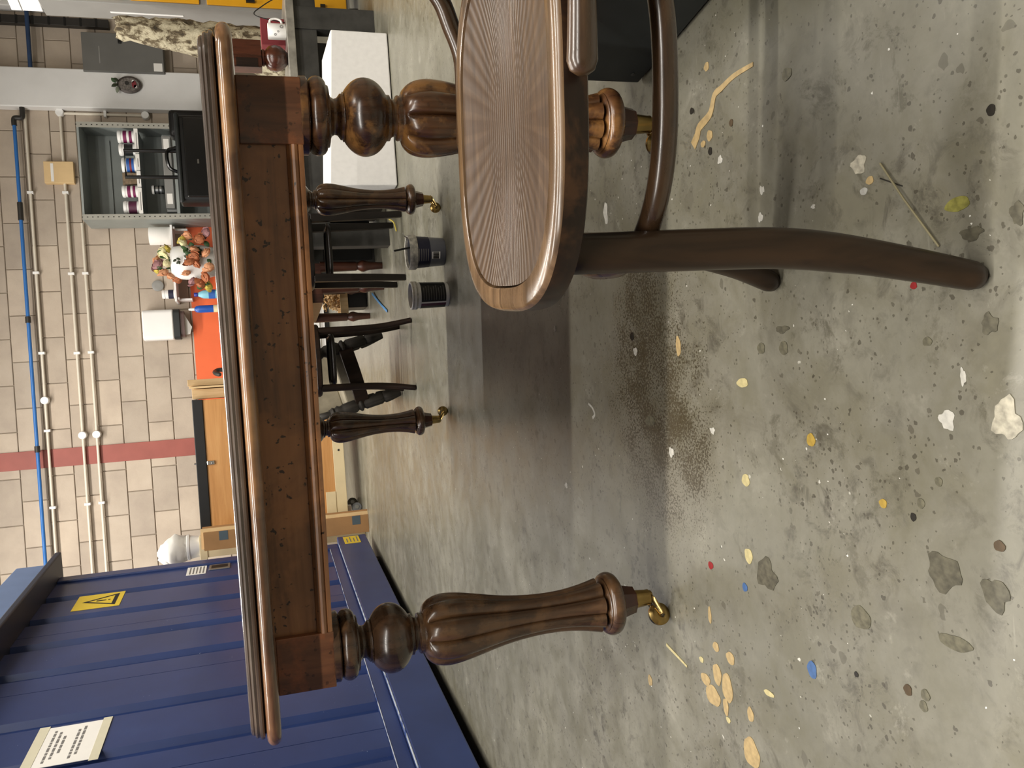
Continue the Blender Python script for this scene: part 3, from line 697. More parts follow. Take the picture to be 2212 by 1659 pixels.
# ------------------------------------------------------------------ plastic paint tubs
def tub(name, label, loc, rz, r0, r1, h, body, lab, l0, l1, lid_messy, group='paint tubs on the floor'):
    t = thing(name, label, 'tub', loc, rz, group)
    MB().lathe([(r0-0.003, 0.0), (r0, 0.004), (r1, h), (r1+0.003, h-0.006), (r1+0.0045, h+0.004), (r1+0.003, h+0.016), (r1-0.002, h+0.017), (r1-0.004, h+0.002), (r0-0.005, 0.005)], 40, cap=False).lathe([(0.001, 0.002), (r0-0.002, 0.003)], 40, cap=False).build('bucket', body, t, True)
    def rad(z): return r0 + (r1-r0)*z/h + 0.0007
    MB().lathe([(rad(l0), l0), (rad((l0+l1)/2), (l0+l1)/2), (rad(l1), l1)], 40, cap=False).build('label_wrap', lab, t, True)
    return t, rad
t1, rad1 = tub('paint_tub', 'grey plastic paint tub with navy label and a stirring stick', (0.522, 3.10, 0), -0.35, 0.052, 0.060, 0.118, M['tub_grey'], M['navy'], 0.060, 0.112, True)
MB().lathe([(0.0635, 0.108), (0.0655, 0.112), (0.0655, 0.134), (0.0625, 0.138), (0.058, 0.137), (0.057, 0.128)], 40, cap=False).build('splashed_rim', plain('splashed_white', '#c4c0b4', 0.6, 0, 0.35, 60), t1, True)
MB().lathe([(0.002, 0.120), (0.056, 0.120)], 30, cap=False).build('dried_paint', plain('dried_paint', '#2c2822', 0.5, 0, 0.5, 50), t1, True)
for k in range(7):
    a = -PI/2 - 0.75 + 0.25*k
    if k < 5:
        z = 0.068 + 0.0085*k
        pts = [(rad1(z)*1.012*math.cos(-PI/2+q*0.1), rad1(z)*1.012*math.sin(-PI/2+q*0.1), z) for q in range(-4, 5)]
        MB().rings([[(x, y, z0) for x, y, z0 in pts], [(x, y, z0+0.0032) for x, y, z0 in pts]], closed=False, cap=False).build('print_line', M['ink'], t1)
pts = [(rad1(0.04)*1.015*math.cos(-PI/2-0.28+q*0.12), rad1(0.04)*1.015*math.sin(-PI/2-0.28+q*0.12)) for q in range(0, 5)]
MB().rings([[(x, y, 0.024) for x, y in pts], [(x, y, 0.055) for x, y in pts]], closed=False, cap=False).build('barcode_label', M['paper'], t1)
for q in range(9):
    a = -PI/2 - 0.25 + q*0.052; r = rad1(0.04)*1.02
    MB().box(-0.0007*(1+q % 2), 0.0007*(1+q % 2), -0.0003, 0.0003, 0.029, 0.051, T(r*math.cos(a), r*math.sin(a), 0) @ RZ(a+PI/2)).build('barcode_bar', M['black_ink'], t1)
stick = MB().box(-0.0035, 0.0035, -0.003, 0.003, 0.0, 0.075, T(0.538, 3.075, 0.1215) @ RY(-0.2) @ RX(0.12)).build('stirring_stick', M['black'], None, bevel=0.001)
tag(stick, 'short black stirring stick standing in the navy labelled paint tub', 'stick')
MB().tube([(0.05, -0.03, 0.125), (0.062, -0.01, 0.15), (0.07, 0.02, 0.152)], 0.0018, 6).build('wire_handle', M['steel_bright'], t1, True)
t2, rad2 = tub('paint_tub', 'white plastic paint tub with black text label and plum stripe', (0.357, 3.085, 0), 0.0, 0.046, 0.049, 0.125, M['white_plastic'], M['tub_black'], 0.014, 0.108, True)
MB().lathe([(0.051, 0.118), (0.053, 0.122), (0.053, 0.138), (0.050, 0.142), (0.046, 0.141)], 40, cap=False).build('splashed_rim', plain('splashed_white_rim', '#c9c6bc', 0.6, 0, 0.35, 60), t2, True)
MB().lathe([(0.002, 0.128), (0.046, 0.128)], 30, cap=False).build('dried_paint', plain('dark_dried_paint', '#1a1512', 0.45, 0, 0.5, 50), t2, True)
for a0, a1, m_ in ((-PI/2-1.05, -PI/2-0.78, M['tub_plum']), (-PI/2-0.78, -PI/2-0.64, M['paper'])):
    pts = [(a0 + (a1-a0)*q/5) for q in range(6)]
    MB().rings([[(rad2(0.014)*1.012*math.cos(a), rad2(0.014)*1.012*math.sin(a), 0.014) for a in pts], [(rad2(0.11)*1.012*math.cos(a), rad2(0.11)*1.012*math.sin(a), 0.108) for a in pts]], closed=False, cap=False).build('label_stripe', m_, t2)
for k in range(9):
    z = 0.022 + 0.0095*k; r = rad2(z)*1.014
    pts = [(r*math.cos(-PI/2-0.5+q*0.14), r*math.sin(-PI/2-0.5+q*0.14)) for q in range(0, 10 - (k % 3))]
    MB().rings([[(x, y, z) for x, y in pts], [(x, y, z+0.0016) for x, y in pts]], closed=False, cap=False).build('print_line', M['ink'], t2)
bs = MB().tube(spl([(0.614,5.111,0.012),(0.538,4.898,0.006),(0.452,4.6,0.006)], 6), 0.008, 8, flat=0.4).build('blue_strap', M['blue_tie'], None, True)
tag(bs, 'blue plastic strap lying on the floor behind the paint tubs', 'strap')
yc = MB().tube(spl([(0.865,4.14,0.03),(0.845,4.12,0.012),(0.80,4.10,0.006)], 5), 0.004, 6).build('yellow_cable_end', plain('yellow_cable', '#c2ae3c', 0.5), None, True)
tag(yc, 'short yellow cable end on the floor beside the dark chair leg', 'cable')

# ------------------------------------------------------------------ dark tool box beside the table
bx = thing('tool_chest', 'low dark grey metal chest on the floor right of the table leg', 'chest', (0.529, 1.368, 0), -1.44)
MB().box(0.0, 0.60, 0.0, 0.42, 0.006, 0.19).build('body', M['charcoal'], bx, bevel=0.003)
MB().box(-0.004, 0.604, -0.004, 0.424, 0.191, 0.215).build('lid', M['charcoal'], bx, bevel=0.003)
for x, z in ((0.03, 0.03), (0.30, 0.03), (0.03, 0.16), (0.30, 0.16)):
    MB().lathe([(0.004, 0), (0.004, 0.0012), (0.001, 0.002)], 10, T(x, 0.0, z) @ RX(PI/2)).build('rivet', M['steel_dark'], bx, True)
for x, y in ((0.04, 0.04), (0.56, 0.04), (0.04, 0.38), (0.56, 0.38)):
    MB().lathe([(0.02, 0.0), (0.02, 0.006)], 12, T(x, y, 0)).build('foot', M['black'], bx)

# ------------------------------------------------------------------ steel workbench and what stands by it
sb = thing('steel_workbench', 'low dark grey steel workbench behind the table', 'workbench', (0, 0, 0))
MB().box(0.76, 2.12, 4.33, 5.02, 0.412, 0.453).build('worktop', M['steel_edge'], sb, bevel=0.003)
MB().box(0.78, 2.10, 4.37, 4.41, 0.30, 0.411).build('front_rail', M['steel_dark'], sb, bevel=0.003)
MB().box(0.78, 2.10, 4.95, 4.99, 0.30, 0.411).build('back_rail', M['steel_dark'], sb, bevel=0.003)
for x0, x1 in ((0.775, 0.895), (1.90, 2.015)):
    MB().box(x0, x1, 4.36, 4.372, 0.0, 0.411).box(x0, x0+0.012, 4.372, 4.45, 0.0, 0.411).build('leg', M['steel_dark'], sb, bevel=0.002)
    MB().box(x0, x1, 4.97, 4.985, 0.0, 0.411).build('leg', M['steel_dark'], sb, bevel=0.002)
MB().box(0.80, 2.08, 4.96, 4.968, 0.02, 0.30).build('back_panel', M['black'], sb)  # black sheet added to stand for the shade in the void under the bench
crb = MB().box(1.0, 1.55, 4.50, 4.85, 0.0, 0.27).build('black_crate', M['black'], None, bevel=0.01); tag(crb, 'black plastic crate under the steel workbench', 'crate')

fb = MB()
fb.rings([[(0.997, 3.98, 0.004), (1.732, 3.975, 0.004), (1.732, 4.16, 0.004), (0.997, 4.165, 0.004)], [(0.997, 3.98, 0.326), (1.735, 3.975, 0.272), (1.66, 4.16, 0.305), (0.997, 4.165, 0.343)]])
fo = fb.build('foam_block', M['foam'], None, bevel=0.006); tag(fo, 'large white foam block on the floor in front of the steel workbench', 'foam block')
mug = thing('mug', 'white printed mug on the steel workbench', 'mug', (1.893, 4.40, 0.4535), 0)
MB().lathe([(0.036, 0.0), (0.039, 0.004), (0.040, 0.088), (0.0385, 0.090), (0.036, 0.088), (0.034, 0.008), (0.002, 0.006)], 32, cap=False).lathe([(0.001, 0.0005), (0.036, 0.0005)], 32, cap=False).build('cup', M['white_plastic'], mug, True)
MB().tube(spl([(0.037, 0.0, 0.078), (0.058, 0.0, 0.075), (0.066, 0, 0.05), (0.058, 0, 0.024), (0.037, 0, 0.018)], 6), 0.0055, 10).build('handle', M['white_plastic'], mug, True)
for a, z, r in ((-PI/2+0.25, 0.022, 0.009), (-PI/2-0.35, 0.04, 0.005), (-PI/2-0.75, 0.055, 0.006)):
    MB().lathe([(r, 0), (r*0.55, 0), (r*0.55, 0.0006), (r, 0.0006)], 18, T(0.0402*math.cos(a), 0.0402*math.sin(a), z) @ RZ(a+PI/2) @ RX(PI/2), cap=False).build('printed_ring', M['ink'], mug)
rb = MB().box(1.865, 2.005, 4.50, 4.62, 0.4535, 0.575).build('red_carton', M['red_card'], None, bevel=0.002); tag(rb, 'dark red carton behind the white mug', 'box')
pl = thing('loose_table_leg', 'dark brown loose furniture leg with square block standing on the workbench', 'furniture leg', (1.762, 4.42, 0.4535), 0)
MB().lathe([(0.028, 0.0), (0.040, 0.01), (0.060, 0.035), (0.066, 0.06), (0.060, 0.09), (0.045, 0.105), (0.036, 0.112), (0.042, 0.118), (0.042, 0.126), (0.036, 0.13)], 28).build('turned_bulb', M['foot_wood'], pl, True)
MB().box(-0.065, 0.075, -0.045, 0.045, 0.13, 0.275).build('square_block', M['foot_wood'], pl, bevel=0.003)
MB().box(-0.066, -0.02, -0.048, -0.0451, 0.15, 0.255).build('mortise_plate', M['dark_chair'], pl)
bk = thing('bark_log', 'rough birch bark log standing upright on the workbench', 'log', (1.95, 4.83, 0.4535), 0)
rgs = []; rb_ = random.Random(5)
for i in range(26):
    t_ = i/25; z = 0.86*t_; cx = 0.105*t_; r = 0.135 - 0.085*t_
    rgs.append([(cx + (r + 0.013*math.sin(3*k*2*PI/30+4*t_) + 0.010*rb_.uniform(-1, 1))*math.cos(k*2*PI/30), (r + 0.010*rb_.uniform(-1, 1))*math.sin(k*2*PI/30), z + (0.02*rb_.uniform(-1, 1) if i == 25 else 0)) for k in range(30)])
MB().rings(rgs).build('bark', M['bark'], bk, True, angle=180)
hn = thing('hanging_headset', 'black oval earpiece hanging on a cord from the workbench edge', 'headset', (2.06, 4.30, 0.27), 0)
MB().lathe([(0.004, -0.012), (0.030, -0.010), (0.038, 0), (0.030, 0.010), (0.004, 0.012)], 24, RX(PI/2) @ Matrix.Diagonal((0.8, 1.5, 1, 1))).build('earpiece', M['black_gloss'], hn, True)
MB().tube(spl([(0.0, 0.0, 0.04), (-0.02, 0.01, 0.12), (-0.04, 0.0, 0.19)], 6), 0.003, 6).build('cord', M['black'], hn, True)
cw = MB().tube(spl([(2.09, 4.40, 0.458), (2.04, 4.44, 0.56), (1.99, 4.44, 0.60), (1.95, 4.42, 0.457)], 8), 0.0028, 6).build('thin_cable', M['black'], None, True)
tag(cw, 'thin black cable looping over the workbench behind the mug', 'cable')

# locker with yellow doors
lk = thing('locker', 'tall grey metal locker with yellow doors', 'locker', (2.225, 4.92, 0), 0)
MB().box(0.0, 1.1, 0.0, 0.20, 0.05, 1.70).build('body', M['grey_paint'], lk, bevel=0.004)
for z0, z1 in ((0.07, 0.345), (0.375, 0.845), (0.885, 1.24), (1.28, 1.66)):
    for x0 in (0.02, 0.53):
        d = MB().box(x0, x0+0.45, -0.014, -0.001, z0, z1).build('door', M['yellow_door'], lk, bevel=0.003)
        MB().box(x0+0.02, x0+0.035, -0.03, -0.0142, z0+(z1-z0)*0.45, z0+(z1-z0)*0.55).build('handle', M['black'], d)
MB().box(-0.003, -0.0003, 0.10, 0.115, 0.98, 1.36).build('edge_trim', M['white_paint'], lk)
for x in (0.05, 1.05):
    for y in (0.05, 0.15): MB().lathe([(0.025, 0), (0.022, 0.05)], 12, T(x, y, 0)).build('foot', M['steel_dark'], lk)
sx = thing('logo_box', 'white box with a dark oval S emblem on top of the locker', 'box', (2.300, 4.975, 1.7005), 0.25)
MB().box(-0.06, 0.14, 0.0, 0.10, 0.0, 0.155).build('case', M['white_plastic'], sx, bevel=0.004)
MB().box(-0.061, 0.141, -0.001, 0.101, 0.1, 0.104).build('seam', M['grey_mid'], sx)
MB().lathe([(1, 0), (1, 0.002)], 32, T(0.0, -0.0005, 0.05) @ RX(PI/2) @ Matrix.Diagonal((0.042, 0.03, 1, 1))).build('oval_emblem', M['black_ink'], sx)
cu = bpy.data.curves.new('letter', 'FONT'); cu.body = 'S'; cu.size = 0.058; cu.extrude = 0.0006; cu.align_x = 'CENTER'; cu.align_y = 'CENTER'; cu.shear = 0.35
to = bpy.data.objects.new('letter_tmp', cu); COL.objects.link(to)
dg = bpy.context.evaluated_depsgraph_get(); me = bpy.data.meshes.new_from_object(to.evaluated_get(dg)); bpy.data.objects.remove(to)
me.name = 'letter'; me.materials.clear(); me.materials.append(M['white_plastic'])
lo = bpy.data.objects.new('emblem_letter', me); COL.objects.link(lo); lo.parent = sx; lo.location = (0.0, -0.0034, 0.05); lo.rotation_euler = (PI/2, 0, 0)

# ------------------------------------------------------------------ behind the chairs: tray of shavings, white tub
blk = MB().box(0.56, 0.76, 4.86, 5.06, 0.0, 0.125).build('black_case', M['black'], None, bevel=0.006)
blk.location = (0.01, 0.6, 0); tag(blk, 'black case under the tray of wood shavings', 'case')
tr = thing('wooden_tray', 'shallow wooden tray of wood shavings on a black case', 'tray', (0.67, 5.56, 0.1255), 0)
MB().box(-0.14, 0.11, -0.11, 0.11, 0, 0.012).box(-0.14, 0.11, -0.11, -0.098, 0.012, 0.05).box(-0.14, 0.11, 0.098, 0.11, 0.012, 0.05).box(-0.14, -0.128, -0.098, 0.098, 0.012, 0.05).box(0.098, 0.11, -0.098, 0.098, 0.012, 0.05).build('tray', M['ply'], tr)
sv = MB(); r_ = random.Random(2)
for i in range(160):
    x, y, z = r_.uniform(-0.095, 0.06), r_.uniform(-0.065, 0.065), 0.02 + r_.random()*0.11
    z = 0.040 + (z-0.02)*(1-abs(y)/0.12)
    s = r_.uniform(0.01, 0.022)
    sv.tube(spl([(-s, 0, 0), (-s*0.3, s*0.5, s*0.5), (s*0.5, 0, s*0.6), (s, -s*0.4, 0)], 2), s*0.35, 5, M=T(x, y, z) @ RZ(r_.random()*6) @ RX(r_.uniform(-1, 1)), flat=0.2)
tag(sv.build('shavings', M['shavings'], None), 'pale curled wood shavings heaped in the wooden tray', 'shavings', kind='stuff').location = (0.67, 5.56, 0.1255)

# ------------------------------------------------------------------ the mobile cupboard, boards, cardboard, bag
mc = thing('mobile_cupboard', 'beech fronted mobile cupboard with black top edge and cream base', 'cupboard', (0, 6.65, 0), 0)
MB().box(-0.935, 0.045, 0.0, 0.45, 0.20, 1.13).build('front_panel', M['beech'], mc, bevel=0.003)
MB().box(-0.95, 0.05, -0.012, 0.46, 1.1305, 1.205).build('black_top', M['black'], mc, bevel=0.004)
MB().box(-0.95, 0.05, -0.006, 0.46, 0.115, 0.1995).build('base_band', M['cream'], mc, bevel=0.003)
MB().box(-0.94, -0.74, -0.012, -0.0005, 0.2, 0.275).build('corner_bracket', M['cream'], mc, bevel=0.002)
lt = MB().box(-0.445, -0.415, -0.016, -0.0005, 1.075, 1.128).build('latch', M['chrome'], mc, bevel=0.003)
MB().lathe([(0.008, 0), (0.007, 0.012), (0.002, 0.014)], 12, T(-0.43, -0.016, 1.09) @ RX(PI/2)).build('key', M['chrome'], lt, True)
MB().lathe([(0.008, 0), (0.007, 0.012), (0.002, 0.014)], 12, T(-0.43, -0.002, 1.206)).build('top_stud', M['chrome'], mc, True)
kh = MB().lathe([(0.008, 0), (0.008, 0.003)], 14, T(-0.42, -0.006, 0.155) @ RX(PI/2)).build('keyhole', M['black'], mc, True)
for x, y in ((-0.89, 0.06), (-0.02, 0.06), (-0.89, 0.40), (-0.02, 0.40)):
    cs = MB().lathe([(0.008, -0.014), (0.036, -0.014), (0.040, -0.008), (0.040, 0.008), (0.036, 0.014), (0.008, 0.014)], 24, T(x, y-0.02, 0.0405) @ RZ(0.5) @ RX(PI/2)).build('castor', M['rubber'], mc, True)
    MB().box(x-0.022, x+0.022, y-0.035, y+0.03, 0.083, 0.1145).lathe([(0.016, -0.018), (0.016, 0.018)], 16, T(x, y-0.02, 0.0405) @ RZ(0.5) @ RX(PI/2)).build('castor_fork', M['steel_bright'], cs)
for i, (x0, x1, y, h, m_, tl) in enumerate(((0.056, 0.130, 6.72, 1.205, M['ply'], 0.0), (0.136, 0.150, 6.66, 1.218, M['card_light'], 0), (0.156, 0.205, 6.76, 1.235, M['ply'], 0))):
    b = MB().box(x0, x1, y, y+0.40, 0.0, h).build('plywood_board', m_, None, bevel=0.002)
    tag(b, ('thick plywood board standing against the cupboard end', 'thin pale board standing between two plywood boards', 'tallest plywood board in the stack by the orange panel')[i], 'board', 'boards beside the mobile cupboard')
cb = thing('flattened_carton', 'brown flattened cardboard carton leaning between cupboard and blue container', 'carton', (-1.0, 6.30, 0), 0.0)
MB().box(-0.03, 0.10, 0.0, 0.02, 0.0, 1.165).build('face_sheet', M['card'], cb)
MB().box(-0.02, 0.125, 0.021, 0.034, 0.0, 1.185).build('middle_sheet', M['card_light'], cb)
MB().box(-0.025, 0.135, 0.035, 0.05, 0.0, 1.172).build('back_sheet', M['card'], cb)
for z in (0.09, 1.03): MB().box(0.035, 0.10, -0.002, -0.0002, z-0.03, z+0.03).build('tape_patch', M['tape_blue'], cb)
ps = thing('cream_post', 'cream painted box post behind the blue container corner', 'post', (-1.06, 6.55, 0), 0)
MB().box(-0.06, 0.09, 0, 0.12, 0, 1.16).build('post', M['cream'], ps, bevel=0.004)
MB().box(-0.07, 0.10, -0.01, 0.13, 1.161, 1.215).build('cap', M['cream'], ps, bevel=0.004)
bg = thing('bagged_bucket', 'white bucket with a crumpled translucent bag on the cream post', 'bucket', (-1.04, 6.62, 1.2155), 0)
MB().lathe([(0.075, 0.0), (0.088, 0.07), (0.094, 0.07), (0.096, 0.085), (0.09, 0.09)], 32).build('bucket', M['white_plastic'], bg, True)
k = NT('translucent_bag'); bagm = k.set(lin('#f2efe8'), 0.4); k.b.inputs['Transmission Weight'].default_value = 0.25; k.b.inputs['Roughness'].default_value = 0.45
rr_ = random.Random(9); rg = []
for i in range(9):
    t_ = i/8; r = 0.085 + 0.035*math.sin(PI*t_) - 0.05*t_**3
    rg.append([((r + rr_.uniform(-0.014, 0.014))*math.cos(a*2*PI/18) - 0.03*t_, (r + rr_.uniform(-0.014, 0.014))*math.sin(a*2*PI/18), 0.09 + 0.20*t_ + rr_.uniform(-0.008, 0.008)) for a in range(18)])
MB().rings(rg).build('bag', bagm, bg, True, angle=180)

# ------------------------------------------------------------------ blue storage container
# local x runs along its long side towards the back wall, local y to its left (into the container)
ca = math.atan2(5.36439863-2.87597267, -1.10238252+1.35824608)
CT = thing('storage_container', 'large blue corrugated steel storage container left of the table', 'container', (-1.1024, 5.3644, 0), ca)
XA, XB = -5.6, 0.80
def corr(x0, x1, grooves, z0, z1):
    P = [(x0, 0.06)]
    for g in sorted(grooves):
        if x0+0.05 < g < x1-0.05: P += [(g-0.050, 0.06), (g-0.030, 0.088), (g+0.030, 0.088), (g+0.050, 0.06)]
    P += [(x1, 0.06)]
    poly = P + [(x1, 0.11), (x0, 0.11)]
    return MB().prism(poly, z0, z1)
G = [0.356, -0.03, -0.433, -0.819, -1.376, -1.765, -2.16, -2.56, -2.95, -3.35, -3.75, -4.15, -4.55, -4.95]
edges = [0.695, -0.271, -1.029, -1.96, -2.75, -3.55, -4.35, XA+0.1]
for a, b in zip(edges[1:], edges[:-1]):
    corr(a+0.002, b-0.002, G, 0.311, 2.06).build('wall_panel', M['blue_steel'], CT)
MB().box(0.697, XB, 0.045, 0.13, 0.25, 2.06).build('corner_post', M['blue_steel'], CT, bevel=0.006)
MB().box(XA, XA+0.1, 0.045, 0.13, 0.25, 2.06).build('corner_post', M['blue_steel'], CT, bevel=0.006)
MB().box(XA, XB+0.01, 0.0, 0.12, 0.045, 0.25).build('base_rail', M['blue_steel'], CT, bevel=0.006)
MB().box(XA+0.1, 0.697, 0.044, 0.11, 0.2505, 0.3105).build('sill_strip', M['blue_steel'], CT, bevel=0.004)
MB().box(XA+0.1, 0.68, 0.002, 0.016, 0.2505, 0.2535).build('scraped_edge', M['scrape'], CT)
MB().box(XA+0.1, 0.68, 0.043, 0.052, 0.3105, 0.3125).build('scraped_edge', M['scrape'], CT)
MB().box(XA, XB, 0.14, 2.3, 0.05, 2.06).build('container_body', M['blue_steel'], CT)
MB().box(XA, XB+0.10, -0.10, 2.32, 2.061, 2.10).build('shadow_roof_edge', M['blue_shadow'], CT, bevel=0.008)  # overhanging roof edge, with the shadow below it put into its dark colour
MB().box(XA, XB+0.03, -0.04, 2.32, 2.101, 2.32).build('roof_fascia', M['blue_light'], CT, bevel=0.006)
for x in (XA+0.1, -3.0, -0.6, 0.5): MB().box(x-0.04, x+0.04, 0.10, 2.2, 0.0, 0.046).build('skid', M['black'], CT)
# lock recess, labels and notices stuck to the wall
lr = MB().box(0.57, 0.685, 0.054, 0.0595, 0.985, 1.12).build('lock_plate', M['steel_bright'], CT, bevel=0.002)
MB().box(0.60, 0.66, 0.0525, 0.0538, 1.0, 1.105).build('lock_slot', M['black'], lr)
lb = MB().box(0.515, 0.69, 0.0575, 0.0595, 1.137, 1.259).build('inspection_label', M['paper'], CT)
tag(lb, 'small white printed label beside the lock')
for i in range(5): MB().box(0.53, 0.675, 0.0566, 0.0574, 1.15+0.021*i, 1.158+0.021*i).build('print_line', M['ink'], lb)
ws = MB().box(0.085, 0.35, 0.0575, 0.0595, 1.60, 1.862).build('warning_sign', M['warn_yellow'], CT)
tag(ws, 'yellow warning sign with a black triangle')
c_ = (0.2175, 1.69); 
def tri(s, z): return [(c_[0]-s*0.52, c_[1]-s*0.30+z), (c_[0]+s*0.52, c_[1]-s*0.30+z), (c_[0], c_[1]+s*0.66+z)]
def xz(poly, y0, y1, nm, mt, par):
    b = MB(); n = len(poly); b.add([(x, y0, z) for x, z in poly] + [(x, y1, z) for x, z in poly], [tuple(range(n)), tuple(reversed(range(n, 2*n)))] + [(i, (i+1) % n, n+(i+1) % n, n+i) for i in range(n)])
    return b.build(nm, mt, par)
t0_ = tri(0.205, 0.0); t1_ = tri(0.145, 0.004)
b = MB(); b.add([(x, 0.0568, z) for x, z in t0_ + t1_], [(0, 1, 4, 3), (1, 2, 5, 4), (2, 0, 3, 5)]); b.build('triangle', M['black_ink'], ws)
xz([(c_[0]-0.006, c_[1]+0.0), (c_[0]+0.006, c_[1]+0.0), (c_[0]+0.009, c_[1]+0.055), (c_[0]-0.009, c_[1]+0.055)], 0.0566, 0.0574, 'exclamation_bar', M['black_ink'], ws)
xz([(c_[0]-0.007, c_[1]-0.022), (c_[0]+0.007, c_[1]-0.022), (c_[0]+0.007, c_[1]-0.010), (c_[0]-0.007, c_[1]-0.010)], 0.0566, 0.0574, 'exclamation_dot', M['black_ink'], ws)
nt = MB().box(-1.775, -1.445, 0.0575, 0.0595, 1.42, 1.67).build('taped_notice', M['paper'], CT)
tag(nt, 'white paper notice held with masking tape')
for z0, z1 in ((1.645, 1.685), (1.405, 1.440)): MB().box(-1.79, -1.43, 0.0564, 0.0574, z0, z1).build('tape_strip', M['tape_cream'], nt)
for x0, x1, z in ((-1.745, -1.475, 1.612), (-1.72, -1.50, 1.590), (-1.68, -1.53, 1.568), (-1.74, -1.50, 1.520), (-1.715, -1.475, 1.500)):
    x = x0
    rq = random.Random(int(z*1000))
    while x < x1-0.01:
        w = min(rq.uniform(0.014, 0.036), x1-x); MB().box(x, x+w, 0.0566, 0.0574, z-0.0045, z+0.0045).build('print_word', M['ink'], nt); x += w+0.007
ys = MB().box(0.60, 0.78, -0.0025, -0.0004, 0.10, 0.21).build('yellow_sticker', M['warn_yellow'], CT)
for i in range(4): MB().box(0.625, 0.755 - 0.03*(i % 2), -0.0034, -0.0026, 0.115+0.024*i, 0.122+0.024*i).build('print_line', M['ink'], ys)

# ------------------------------------------------------------------ pipes and boxes on the back wall
def pipe(name, label, x0, x1, z, r, mat, clips, boxes, y=8.965):
    t = thing(name, label, 'pipe', (0, y, z), 0)
    MB().tube([(x0, 0, 0), (x1, 0, 0)], r, 12, round_end=False).build('pipe', mat, t, True)
    for c in clips:
        MB().box(c-0.012, c+0.012, -r-0.004, 0.034, -r-0.014, -r+0.001).box(c-0.012, c+0.012, -r-0.004, 0.034, r-0.001, r+0.014).box(c-0.012, c+0.012, -r-0.006, -r, -r-0.014, r+0.014).build('clip', M['white_plastic'], t, bevel=0.002)
    for c in boxes:
        MB().lathe([(0.036, -0.03), (0.038, -0.026), (0.038, 0.026), (0.034, 0.034)], 24, T(c, 0, 0) @ RX(PI/2)).build('junction_box', M['white_plastic'], t, True)
    return t
pipe('conduit', 'topmost cream conduit running just below the blue pipe', -1.9, 2.93, 2.70, 0.013, M['conduit'], (1.394, 0.618, -0.132, -0.874, 2.17), (0.161,))
pipe('conduit', 'middle cream conduit passing behind the pale wooden box', -1.9, 2.95, 2.395, 0.013, M['conduit'], (2.169, 1.376, 0.601, -0.874), (-0.201, 2.95))
pipe('conduit', 'lowest cream conduit ending at the grey shelving', -1.9, 1.87, 2.27, 0.013, M['conduit'], (1.376, 0.601, -0.874), (-0.203,))
bp = pipe('blue_pipe', 'blue pipe with black couplings along the top of the block wall', -1.9, 2.84, 2.785, 0.017, M['blue_pipe'], (), (), 8.912)
for x in (1.978, 0.94, -0.3):
    w = 0.085 if x == 1.978 else 0.03
    MB().tube([(x-w, 0, 0), (x+w, 0, 0)], 0.025, 14, round_end=False).build('coupling', M['dark_fit'], bp, True)
MB().tube(spl([(2.80, 0, 0), (2.86, 0, 0), (2.875, 0, -0.02), (2.875, 0, -0.06), (2.90, 0, -0.075), (2.99, 0, -0.075)], 5), 0.024, 12, round_end=False).build('elbow', M['dark_fit'], bp, True)
vc = thing('vertical_conduit', 'short vertical cream conduit beside the white column', 'pipe', (2.945, 8.965, 0), 0)
MB().tube([(0.0, 0, 2.36), (-0.005, 0, 1.64)], 0.013, 12).build('pipe', M['conduit'], vc, True)
MB().box(-0.03, 0.03, -0.02, 0.034, 1.98, 2.005).build('clip', M['white_plastic'], vc, bevel=0.002)
MB().lathe([(0.036, -0.03), (0.038, -0.026), (0.038, 0.026), (0.034, 0.034)], 24, T(-0.006, 0, 1.625) @ RX(PI/2)).build('junction_box', M['white_plastic'], vc, True)
wb = thing('wooden_wall_box', 'pale wooden box with a white strip fixed to the block wall', 'box', (2.36, 8.93, 2.435), 0)
MB().box(-0.105, 0.105, 0.0, 0.068, -0.13, 0.13).build('box', M['card_light'], wb, bevel=0.004)
MB().box(-0.09, 0.085, -0.002, -0.0003, 0.045, 0.07).build('label_strip', M['paper'], wb)
colw = MB().box(2.975, 3.355, 8.875, 8.995, 0, 4.34)
co = colw.build('white_column', M['white_paint'], None, bevel=0.01)
tag(co, 'white painted square column against the block wall', 'column')
c2 = MB().box(3.93, 4.33, 8.86, 8.995, 0, 4.34).build('white_column', M['white_paint'], None, bevel=0.01)
tag(c2, 'white column at the far right beyond the locker', 'column')
orn = thing('oval_plaque', 'small oval plaque with greenery hanging on the white column', 'plaque', (3.205, 8.86, 1.74), 0)
MB().lathe([(1, 0), (1, 0.012), (0.9, 0.018)], 36, T(0, 0.0, 0) @ RX(PI/2) @ Matrix.Diagonal((0.085, 0.112, 1, 1))).build('frame', plain('pewter', '#5c5450', 0.45, 0.3, 0.3, 40), orn, True)
MB().lathe([(1, 0), (1, 0.004)], 36, T(0, -0.019, 0) @ RX(PI/2) @ Matrix.Diagonal((0.065, 0.09, 1, 1))).build('picture', plain('plaque_face', '#77706a', 0.6, 0, 0.4, 50), orn)
for x, z, rx, rz_, m_ in ((0.0, -0.045, 0.035, 0.022, M['red_card']), (-0.02, -0.055, 0.016, 0.014, M['white_plastic']), (0.03, -0.035, 0.014, 0.01, M['white_plastic']), (0.012, 0.02, 0.02, 0.02, M['dark_fit'])):
    MB().lathe([(1, 0), (1, 0.003)], 16, T(x, -0.0235, z) @ RX(PI/2) @ Matrix.Diagonal((rx, rz_, 1, 1))).build('painted_motif', m_, orn)
